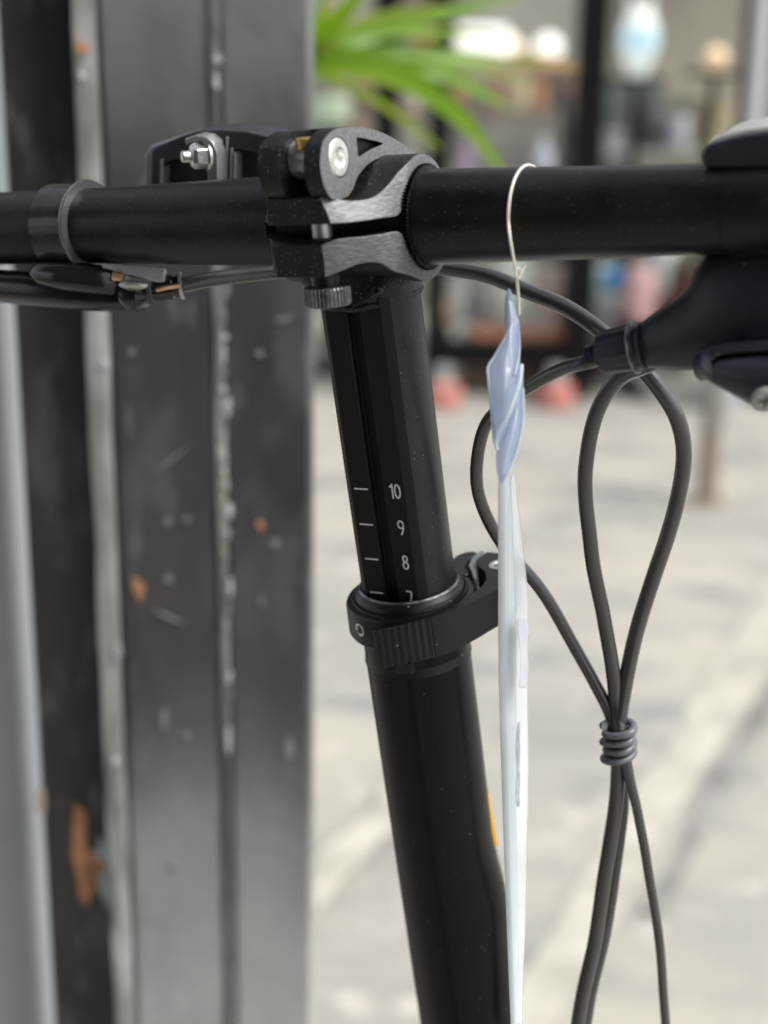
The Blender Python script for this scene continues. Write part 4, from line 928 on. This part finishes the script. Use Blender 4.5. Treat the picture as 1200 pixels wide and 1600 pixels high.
leaf([(600, 92, 1.5), (680, 112, 1.5), (740, 138, 1.52), (800, 172, 1.55)], 10, leaf_m, 0.4)
leaf([(310, 150, 1.45), (430, 110, 1.5), (500, 78, 1.52), (515, 30, 1.55), (500, -30, 1.58)], 6, leaf_y)
leaf([(310, 150, 1.45), (430, 100, 1.42), (505, 72, 1.4), (530, 80, 1.4), (560, 96, 1.4)], 6, leaf_y)
for i, (ex, ey, yy, w_) in enumerate(((700, 62, 1.6, 5), (765, 150, 1.62, 5.5), (640, -40, 1.5, 6), (835, 132, 1.66, 4.5), (700, 14, 1.34, 5), (745, 190, 1.4, 7), (790, 56, 1.68, 4.5), (690, 235, 1.36, 5))):
    mx_, my_ = (440 + ex) / 2, (105 + ey) / 2 - 26
    leaf([(330, 150, 1.45), (440, 105, 1.45), (mx_, my_, (1.45 + yy) / 2), (ex * .75 + mx_ * .25, ey * .75 + my_ * .25 - 4, yy), (ex, ey, yy)], w_, leaf_l if i % 3 else leaf_m, .3 - .06 * i)
rl = random.Random(3)
for i in range(34):        # the crown on the hidden side, behind the gate
    tp = stem_tips[i % 3]; a = rl.uniform(pi * .55, pi * 1.45); L0 = rl.uniform(.25, .42); el = rl.uniform(.1, 1.0)
    c = [tp + V((cos(a) * L0 * t, sin(a) * L0 * t * .5 + .02, L0 * (el * t - 1.1 * t * t))) for t in [k / 8 for k in range(9)]]
    bm = bmesh.new(); g = []
    for k, p in enumerate(c):
        t = k / 8; ww = 0.013 * (1 - t ** 3) + .0005; s = V((-sin(a), cos(a), 0)) * ww
        g.append([bm.verts.new(p + s), bm.verts.new(p - V((0, 0, .003))), bm.verts.new(p - s)])
    for u, v in zip(g, g[1:]):
        for j in range(2): bm.faces.new((u[j], u[j + 1], v[j + 1], v[j]))
    link('leaf', bm, leaf_m, plant, smooth=70)

# ================================================================== SHOPFRONT across the pavement
SY = 5.4
black_paint = mat('black_frame_metal', (0.005, 0.005, 0.005), rough=0.7, spec=0.15)
shop = empty('shopfront_frame', (WY(780, 600, SY).x, SY, 0))
tag(shop, 'black metal shopfront frame with uprights, rails and a low panel across the pavement', 'shopfront')
def up(px, w, y=SY, z0=0, z1=2.9, name='upright', m=black_paint, dep=.07, par=None):
    x = WY(px, 300, y).x
    return link(name, bx((x, y, (z0 + z1) / 2), w, dep, z1 - z0), m, par or shop, bevel=4)
up(602, .088); up(684, .074); up(914, .10, dep=.1); up(450, .06)
xl, xr = WY(660, 540, SY).x, WY(905, 540, SY).x
zt, zb = WY(780, 532, SY - .03).z, WY(780, 572, SY - .03).z
link('low_panel', bx(((xl + xr) / 2, SY - .02, (zt + zb) / 2), xr - xl, .05, zt - zb), black_paint, shop, bevel=3)
for z in (2.75,): link('top_rail', bx(((WY(430, 300, SY).x + WY(930, 300, SY).x) / 2, SY, z), 1.6, .08, .09), black_paint, shop, bevel=3)
# panes
gl = mat('shop_window_glass', (0.9, 0.95, 0.93), rough=0.03, trans=0.0, alpha=0.05, spec=0.5)
for a, b in ((455, 595), (609, 676), (689, 906)):
    xa, xb = WY(a, 300, SY).x, WY(b, 300, SY).x
    link('pane', bx(((xa + xb) / 2, SY + .01, (zt + 2.7) / 2), xb - xa, .006, 2.7 - zt), gl, shop, smooth=0)
# building behind
wall_c = mat('pale_render', (0.40, 0.385, 0.30), rough=0.85, noise_amt=0.1, noise_scale=1.6, col2=(0.22, 0.22, 0.185))
bld = empty('courtyard_building', (0.6, 7.2, 0))
tag(bld, 'pale rendered building wall with a green shelf recess behind the black shopfront frame', 'building')
link('wall', bx((0.4, 7.4, 2.0), 9.0, .25, 4.0), wall_c, bld, smooth=0)
dg = mat('dark_green_door', (0.12, 0.145, 0.135), rough=0.6, noise_amt=0.2, noise_scale=3)
def panel(name, x0, y0, x1, y1, yy, m, par, th=.03):
    a, b = WY(x0, y0, yy), WY(x1, y1, yy)
    return link(name, bx(((a.x + b.x) / 2, yy, (a.z + b.z) / 2), abs(b.x - a.x), th, abs(a.z - b.z)), m, par, bevel=3)
panel('door', 925, 128, 1000, 700, 7.26, dg, bld)
panel('door', 1000, 150, 1075, 700, 7.25, mat('olive_door', (0.20, 0.205, 0.155), rough=0.6, noise_amt=0.2, noise_scale=3), bld)
panel('recess', 620, -60, 672, 150, 7.26, mat('brown_recess', (0.16, 0.12, 0.09), rough=0.8), bld)
panel('recess', 500, 100, 590, 620, 7.26, mat('dim_recess', (0.30, 0.27, 0.21), rough=0.8, noise_amt=.2, noise_scale=4), bld)
panel('recess', 700, 120, 900, 620, 7.26, mat('grey_green_recess', (0.13, 0.125, 0.10), rough=0.8, noise_amt=.5, noise_scale=5), bld)
# right hand column, white downpipe, dark shutter
rc = empty('brown_column', (WY(1158, 300, 5.3).x, 5.3, 0)); tag(rc, 'narrow dark brown column beside the white downpipe at the right', 'column')
up(1153, .045, 5.3, name='shaft', m=mat('brown_wood', (0.09, 0.07, 0.05), rough=0.7), par=rc); link('base', bx((WY(1153, 300, 5.3).x, 5.3, .06), .09, .12, .12), black_paint, rc, bevel=3)
dp = empty('downpipe', (WY(1180, 300, 5.2).x, 5.2, 0)); tag(dp, 'pale grey downpipe running down between brown column and dark shutter', 'pipe')
xx = WY(1177, 200, 5.2).x
link('pipe', lathe(V((xx, 5.2, 0.0)), V((0, 0, 1)), [(0, 27), (2900, 27)], 24), mat('pale_pvc', (0.55, 0.56, 0.58), rough=0.4), dp)
for z in (.5, 1.4, 2.3): link('bracket', lathe(V((xx, 5.2, z)), V((0, 0, 1)), [(0, 30), (25, 30)], 24), steel_soft, dp)
sh = empty('dark_shutter', (WY(1300, 300, 5.35).x, 5.35, 0)); tag(sh, 'dark grey shutter at the far right beyond the pale downpipe', 'shutter')
xa = WY(1196, 200, 5.35).x
for i in range(26): link('slat', bx((xa + .6, 5.35, .05 + i * .11), 1.2, .03, .105), mat('shutter_grey', (0.045, 0.05, 0.05), rough=0.5), sh, bevel=6)

# goods standing on shelves behind the frame
wood = mat('orange_wood', (0.42, 0.22, 0.09), rough=0.6, noise_amt=0.2, noise_scale=12)
def shelf(x0, x1, py, yy, label, m=wood, dep=.26, th=.024):
    a, b = WY(x0, py, yy), WY(x1, py, yy); z = a.z
    r = empty('shelf', ((a.x + b.x) / 2, yy, 0)); tag(r, label, 'shelf')
    link('board', bx(((a.x + b.x) / 2, yy + .02, z - th / 2), b.x - a.x, dep, th), m, r, bevel=2)
    for x in (a.x + .02, b.x - .02): link('leg', bx((x, yy + dep / 2 - .02, (z - .024) / 2), .03, .03, z - .024), black_paint, r, bevel=2)
    return z
Y1 = 5.95
zs1 = shelf(500, 900, 98, Y1, 'orange wood shelf behind the leaves at the top of the frame')
zs2 = shelf(738, 890, 506, 5.62, 'long orange wooden display board low behind the black panel', mat('orange_board', (0.62, 0.17, 0.04), rough=0.5), dep=.3, th=.07)
def ceramic(name, label, cat, px, z, yy, prof, m, m2=None, band=None, grp=None):
    x = WY(px, 300, yy).x
    o = link(name, lathe(V((x, yy, z)), V((0, 0, 1)), prof, 36), m, loc=(x, yy, z), smooth=50)
    tag(o, label, cat, grp)
    if band: link('band', lathe(V((x, yy, z)), V((0, 0, 1)), band, 36, cap=False), m2, o)
    return o
def M(name, c, r=.4, **k): return mat(name, c, rough=r, **k)
def zpy(px, py, yy): return WY(px, py, yy).z
def round_thing(name, label, cat, px, py0, py1, wpx, yy, m, shape='jar', **k):
    z0, z1 = zpy(px, py1, yy), zpy(px, py0, yy); h = (z1 - z0) * 1000; r = wpx / 2 / FPX * (WY(px, py0, yy) - CAM).dot(FWD) * 1000
    S_ = {'jar': [(0, .6), (.05, .8), (.45, 1), (.75, .9), (.85, .6), (.9, .62), (1, .66), (1, .5), (.9, .45)],
          'ball': [(0, .3)] + [(.5 - .5 * cos(t), max(.25, sin(t))) for t in [pi * i / 12 for i in range(1, 12)]] + [(1, .2)],
          'bottle': [(0, .9), (.03, 1), (.6, 1), (.72, .6), (.8, .35), (.97, .35), (1, .4)],
          'vase': [(0, .45), (.1, .6), (.4, 1), (.65, .98), (.8, .7), (.9, .6), (1, .75), (1, .62)],
          'pot': [(0, .7), (.8, .95), (.8, 1.05), (1, 1.08), (1, .9), (.85, .85)],
          'drum': [(0, .95), (.06, 1), (.94, 1), (1, .95)]}[shape]
    return ceramic(name, label, cat, px, z0, yy, [(t * h, q * r) for t, q in S_], m, **k)
def stand(px, yy, z, w=.2, label='', cat='stand', m=black_paint):
    x = WY(px, 300, yy).x; r = empty('display_stand', (x, yy, 0)); tag(r, label, cat)
    link('top', bx((x, yy, z - .01), w, .2, .02), m, r, bevel=2); link('post', bx((x, yy, (z - .02) / 2), .03, .03, z - .02), m, r, bevel=2); link('foot', bx((x, yy, .008), w * .8, .2, .016), m, r, bevel=2)
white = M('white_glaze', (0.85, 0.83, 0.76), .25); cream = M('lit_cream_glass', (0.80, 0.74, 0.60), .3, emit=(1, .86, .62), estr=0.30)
lit = M('lit_frosted_glass', (0.85, 0.84, 0.8), .4, emit=(1, .97, .88), estr=0.55); glow_v = M('glow_painted_vase', (0.82, 0.86, 0.82), .3, emit=(.9, 1, .95), estr=0.28)  # the vase glow is brightness put in; the vase is no lamp
wb = (WY(747, 300, Y1).x, Y1)
a = WY(747, 16, Y1); 
o = link('box_lamp', bx((wb[0], Y1, zs1 + .085), .185, .14, .11), lit, loc=(wb[0], Y1, zs1), bevel=18, bseg=4); tag(o, 'glowing white rounded box lamp standing on the upper orange shelf', 'lamp')
box_z = zpy(747, 62, Y1)
round_thing('globe_lamp', 'small cream globe lamp on the upper shelf right of the white box lamp', 'lamp', 792, 55, 97, 36, Y1, cream, 'ball')
round_thing('globe_lamp', 'round white globe lamp on the upper shelf beside the thick black upright', 'lamp', 847, 52, 97, 44, Y1, lit, 'ball')
round_thing('tall_vase', 'tall white vase with a pale blue band standing on a black stand', 'vase', 985, 0, 120, 58, 6.1, glow_v, 'vase')
blue_b = M('glowing_blue_glaze', (0.50, 0.74, 0.84), .3, emit=(.6, .85, 1), estr=.25)  # emission put in to brighten the vase band
x_v = WY(985, 300, 6.1).x; zv = zpy(985, 78, 6.1)
bo = bpy.data.objects['tall_vase']; hv = (zpy(985, 45, 6.1) - zv) * 1000
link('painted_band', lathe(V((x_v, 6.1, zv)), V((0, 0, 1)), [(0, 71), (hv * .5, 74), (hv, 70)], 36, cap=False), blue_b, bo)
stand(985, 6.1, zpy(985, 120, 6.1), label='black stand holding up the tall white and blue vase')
round_thing('glowing_jar', 'peach coloured globe jar right of the tall vase', 'jar', 1103, 72, 112, 36, 6.3, M('glowing_peach_glaze', (0.85, 0.62, 0.40), .4, emit=(1, .75, .45), estr=.25), 'ball')  # a jar, no lamp: emission put in to brighten it
stand(1103, 6.3, zpy(1103, 112, 6.3), label='thin black stand under the peach globe jar')
round_thing('pale_green_tin', 'pale green tin behind the gate edge above the clamp lever', 'tin', 518, 152, 198, 58, 5.8, M('pale_green', (0.60, 0.78, 0.50), .5), 'drum')
stand(518, 5.8, zpy(518, 198, 5.8), label='black stand under the pale green tin')
round_thing('clay_pot', 'small terracotta pot below the pale green tin', 'pot', 552, 190, 220, 32, 5.75, M('terracotta', (0.55, 0.30, 0.17), .8), 'pot')
stand(552, 5.75, zpy(552, 220, 5.75), w=.1, label='narrow black stand under the small terracotta pot')
round_thing('white_bottle', 'white bottle standing just above the handlebar', 'bottle', 847, 212, 275, 26, 5.8, M('bluish_white', (0.74, 0.78, 0.86), .3), 'bottle')
round_thing('purple_flower_vase', 'slim lilac vase behind the descending leaf', 'vase', 728, 222, 290, 20, 5.7, M('lilac', (0.50, 0.30, 0.55), .4), 'vase')
shelf(700, 880, 282, 5.82, 'mid height shelf hidden behind the handlebar carrying bottle and lilac vase', M('pale_shelf', (0.4, 0.38, 0.33), .6))
round_thing('red_canister', 'dull red canister between the two thin uprights', 'canister', 655, 30, 98, 30, Y1, M('dull_red', (0.40, 0.12, 0.07), .5), 'drum')
stk = link('driftwood', tube(catmull([WY(800, 98, 6.05), WY(850, 120, 6.05), WY(890, 140, 6.0), WY(905, 160, 6.0)], 6), lambda t: 26 - 8 * t, 10), M('driftwood', (0.34, 0.22, 0.15), .8), loc=WY(850, 120, 6.05)); tag(stk, 'brown branch hanging below the upper shelf by the thick upright', 'branch')
zs3 = shelf(500, 900, 172, 6.35, 'narrow brown shelf on the far wall behind the upper lamps', M('brown_shelf', (0.16, 0.10, 0.06), .6), dep=.2)
for nm, lb, ct, px, y0, w, shp, c in (
    ('amber_bottle', 'amber bottle on the brown shelf just right of the second thin upright', 'bottle', 712, 108, 22, 'bottle', (0.45, 0.20, 0.05)),
    ('olive_jar', 'olive jar on the brown shelf beside the amber bottle', 'jar', 738, 118, 26, 'jar', (0.22, 0.22, 0.08)),
    ('rust_pot', 'rust coloured pot in the middle of the brown shelf', 'pot', 770, 122, 36, 'pot', (0.42, 0.17, 0.08)),
    ('pale_tin', 'pale yellow tin on the brown shelf under the cream globe lamp', 'tin', 806, 116, 26, 'drum', (0.72, 0.62, 0.32)),
    ('charcoal_vase', 'charcoal vase on the brown shelf left of the thick upright', 'vase', 868, 112, 34, 'vase', (0.03, 0.03, 0.03)),
    ('orange_tin', 'orange tin on the brown shelf between pale tin and charcoal vase', 'tin', 838, 126, 24, 'drum', (0.62, 0.26, 0.06)),
    ('brown_jug', 'brown jug on the brown shelf left of the two thin uprights', 'jug', 560, 112, 34, 'vase', (0.20, 0.12, 0.07)),
    ('cream_pot', 'cream pot on the brown shelf between the two thin uprights', 'pot', 640, 126, 30, 'pot', (0.72, 0.66, 0.52))):
    round_thing(nm, lb, ct, px, y0, 172, w, 6.35, M(nm + '_m', c, .4), shp)
rs_ = M('pale_shelf2', (0.42, 0.42, 0.38), .6)
zs4 = shelf(930, 1140, 232, 6.6, 'pale shelf in front of the green doors right of the thick upright', rs_, dep=.2)
for nm, lb, ct, px, y0, w, shp, c in (
    ('grey_crock', 'light grey crock on the pale shelf nearest the thick upright', 'pot', 950, 205, 34, 'pot', (0.55, 0.56, 0.58)),
    ('dark_kettle', 'dark grey kettle shape on the pale shelf beside the light grey crock', 'pot', 1012, 150, 46, 'jar', (0.08, 0.09, 0.09)),
    ('lilac_tin', 'pale lilac tin in the middle of the pale shelf', 'tin', 1052, 180, 36, 'drum', (0.58, 0.58, 0.66)),
    ('straw_basket', 'straw coloured basket at the right end of the pale shelf', 'basket', 1105, 165, 50, 'pot', (0.52, 0.45, 0.26))):
    round_thing(nm, lb, ct, px, y0, 232, w, 6.6, M(nm + '_m', c, .5), shp)
# lower display
low = [('serving_dish', 'pale green plate propped behind the hanging filament', 'plate', 806, 388, 508, 66, 'ball', (0.50, 0.56, 0.46)),
       ('grey_jug', 'mid grey jug at the left of the low display', 'jug', 715, 430, 508, 34, 'vase', (0.36, 0.37, 0.34)),
       ('dark_jar', 'dark green jar beside the grey jug', 'jar', 746, 445, 508, 34, 'jar', (0.06, 0.08, 0.07)),
       ('white_cup', 'small white cup in front of the dark jar', 'cup', 773, 470, 508, 26, 'pot', (0.75, 0.73, 0.68)),
       ('tan_bowl', 'tan clay bowl left of the thick upright', 'bowl', 862, 420, 508, 42, 'pot', (0.42, 0.34, 0.26)),
       ('silver_flask', 'silvery flask between plate and tan bowl', 'flask', 836, 455, 508, 22, 'bottle', (0.65, 0.68, 0.70)),
       ('small_teal_pot', 'small teal pot in front of the silvery flask', 'pot', 822, 480, 508, 24, 'pot', (0.10, 0.35, 0.36)),
       ('white_jar', 'little white jar between dark jar and pale plate', 'jar', 788, 455, 508, 16, 'jar', (0.8, 0.8, 0.76)),
       ('ochre_jar', 'ochre jar at the far left of the low display', 'jar', 698, 462, 508, 22, 'jar', (0.5, 0.32, 0.1)),
       ('black_tin', 'black tin at the right end of the low display', 'tin', 888, 445, 508, 28, 'drum', (0.03, 0.03, 0.03))]
for i, (nm, lb, ct, px, y0, y1, w, shp, c) in enumerate(low):
    yy = 5.55 + .03 * (i % 4)
    x = WY(px, 300, yy).x; h = max(.03, zpy(px, y0, yy) - zs2) * 1000; r = w / 2 / FPX * 5.9 * 1000
    S_ = {'jar': [(0, .6), (.05, .8), (.45, 1), (.75, .9), (.85, .6), (1, .66)], 'ball': [(0, .3)] + [(.5 - .5 * cos(t), max(.25, sin(t))) for t in [pi * q / 12 for q in range(1, 12)]] + [(1, .2)],
          'bottle': [(0, .9), (.03, 1), (.6, 1), (.72, .6), (.8, .35), (1, .4)], 'vase': [(0, .45), (.1, .6), (.4, 1), (.65, .98), (.8, .7), (1, .75)], 'pot': [(0, .7), (.8, .95), (.8, 1.05), (1, 1.08)], 'drum': [(0, .95), (.06, 1), (.94, 1), (1, .95)]}[shp]
    tag(link(nm, lathe(V((x, yy, zs2)), V((0, 0, 1)), [(t * h, q * r) for t, q in S_], 28), M(nm + '_m', c, .4), loc=(x, yy, zs2), smooth=50), lb, ct)
# pale bags and coloured things right of the thick upright
def bag(name, label, px, py0, py1, w, yy, c, rot=0.0):
    z1, x = zpy(px, py0, yy), WY(px, 400, yy).x; ww = w / FPX * 5.9 / 2; rings = []
    z0 = 0 if py1 is None else zpy(px, py1, yy)
    for t, s in ((0, .85), (.04, 1), (.5, 1.04), (.85, .9), (.97, .6), (1, .3)):
        rings.append([V((x + ww * s * cos(a) * (1 + .06 * noise.noise(V((a, t * 3, px)))), yy + .11 * s * sin(a), z0 + (z1 - z0) * t)) for a in [2 * pi * i / 20 for i in range(20)]])
    return tag(link(name, loft(rings), M(name + '_' + str(px), c, .6, noise_amt=.1, noise_scale=6), loc=(x, yy, z0)), label, 'bag')
bag('cloth_bag', 'pale turquoise bag right of the thick black upright', 940, 415, None, 62, 5.9, (0.50, 0.62, 0.60))
bag('cloth_bag', 'off white bag standing behind the pink bundle', 1035, 380, None, 80, 6.2, (0.62, 0.63, 0.60))
bag('cloth_bag', 'dark olive sack at the right behind the shifter', 1068, 395, None, 40, 5.95, (0.10, 0.11, 0.07))
bag('cloth_bag', 'light grey bag between turquoise bag and blue ball', 980, 452, None, 70, 5.75, (0.60, 0.64, 0.63))
tag(link('toy_ball', lathe(V((WY(962, 400, 5.6).x, 5.6, zpy(962, 458, 5.6))), V((0, 0, 1)), [(45 - 45 * cos(t), max(1, 45 * sin(t))) for t in [pi * i / 16 for i in range(17)]], 28), M('bright_blue', (0.05, 0.33, 0.72), .35), loc=(WY(962, 400, 5.6).x, 5.6, zpy(962, 458, 5.6)), smooth=60), 'bright blue ball resting on the light grey bag', 'ball')
bag('cloth_bundle', 'pale pink bundle beside the blue ball', 1004, 415, 500, 50, 5.5, (0.78, 0.48, 0.47))
z_p = zpy(1004, 500, 5.5); stand(1004, 5.5, z_p, w=.14, label='black stand under the pale pink bundle')
# maroon plank leaning
pa, pb = WY(915, 545, 5.0), WY(1130, 405, 5.3)
pa.z = max(pa.z, .02)
tag(link('leaning_plank', loft([[p + V((0, s * .03, 0)) + V((0, 0, t * .045)) for s, t in ((-1, -1), (1, -1), (1, 1), (-1, 1))] for p in (G(905, 585), pb)]), M('maroon_wood', (0.11, 0.035, 0.035), .6), loc=G(905, 585), smooth=0, bevel=3), 'long dark maroon plank sloping up to the right behind the shifter', 'plank')
# red feet on the ground
for px, lb in ((690, 'red weighted base standing on the paving just right of the stem'), (866, 'red weighted base standing on the paving left of the cable loops')):
    g = G(px, 634); r = .058
    o = link('sign_base', lathe(V((g.x, g.y, 0)), V((0, 0, 1)), [(0, 68), (8, 72), (70, 62), (82, 56), (84, 20)], 36), M('faded_red_rubber', (0.50, 0.19, 0.155), .6), loc=(g.x, g.y, 0), smooth=40, bevel=2)
    tag(o, lb, 'base', 'red weighted bases in front of the shopfront')
    link('socket', lathe(V((g.x, g.y, .08)), V((0, 0, 1)), [(0, 34), (50, 30), (60, 26)], 24), M('grey_socket', (0.3, 0.3, 0.28), .6), o)
# brown crates under the low panel
for px, w, lb in ((775, 100, 'dark brown crate under the black low panel at its middle'), (850, 50, 'small dark brown crate under the right end of the black low panel')):
    g = G(px, 612); ww = w / FPX * 5.9
    o = link('wooden_crate', bx((g.x, g.y + .12, .09), ww, .24, .18), M('dark_crate', (0.08, 0.06, 0.045), .8, noise_amt=.3, noise_scale=14), loc=(g.x, g.y + .12, 0), bevel=4); tag(o, lb, 'crate')
    for k in range(3): link('slat', bx((g.x, g.y - .006, .035 + k * .055), ww + .004, .012, .045), M('crate_slat', (0.13, 0.09, 0.06), .8), o, smooth=0)
# short street post
g = G(1103, 786); 
o = empty('street_post', (g.x, g.y, 0)); tag(o, 'thin weathered street post on the paving below the shifter', 'post')
tp = WY(1124, 560, g.y); tp2 = WY(1150, 330, g.y)
pr = [V((g.x, g.y, 0)), tp, tp2]
link('shaft', tube([V((g.x, g.y, 0)), V((g.x, g.y, .02)), tp.lerp(V((g.x, g.y, 0)), 0), tp2], 29, 20), M('weathered_post', (0.23, 0.215, 0.18), .6, noise_scale=6, col2=(0.30, 0.29, 0.27)), o, smooth=60)
link('rust_collar', lathe(V((g.x, g.y, 0)), V((0, 0, 1)), [(0, 31), (25, 30.5), (200, 30), (205, 29.2)], 24), M('rusty_steel', (0.25, 0.20, 0.15), .8, noise_amt=.2, noise_scale=30), o, smooth=40)
link('foot_plate', lathe(V((g.x, g.y, 0)), V((0, 0, 1)), [(0, 55), (6, 55), (9, 48), (9, 20)], 28), M('rusty_steel', (0, 0, 0), .8), o)

for o in list(COL.objects):
    if '_o' in o: del o['_o']
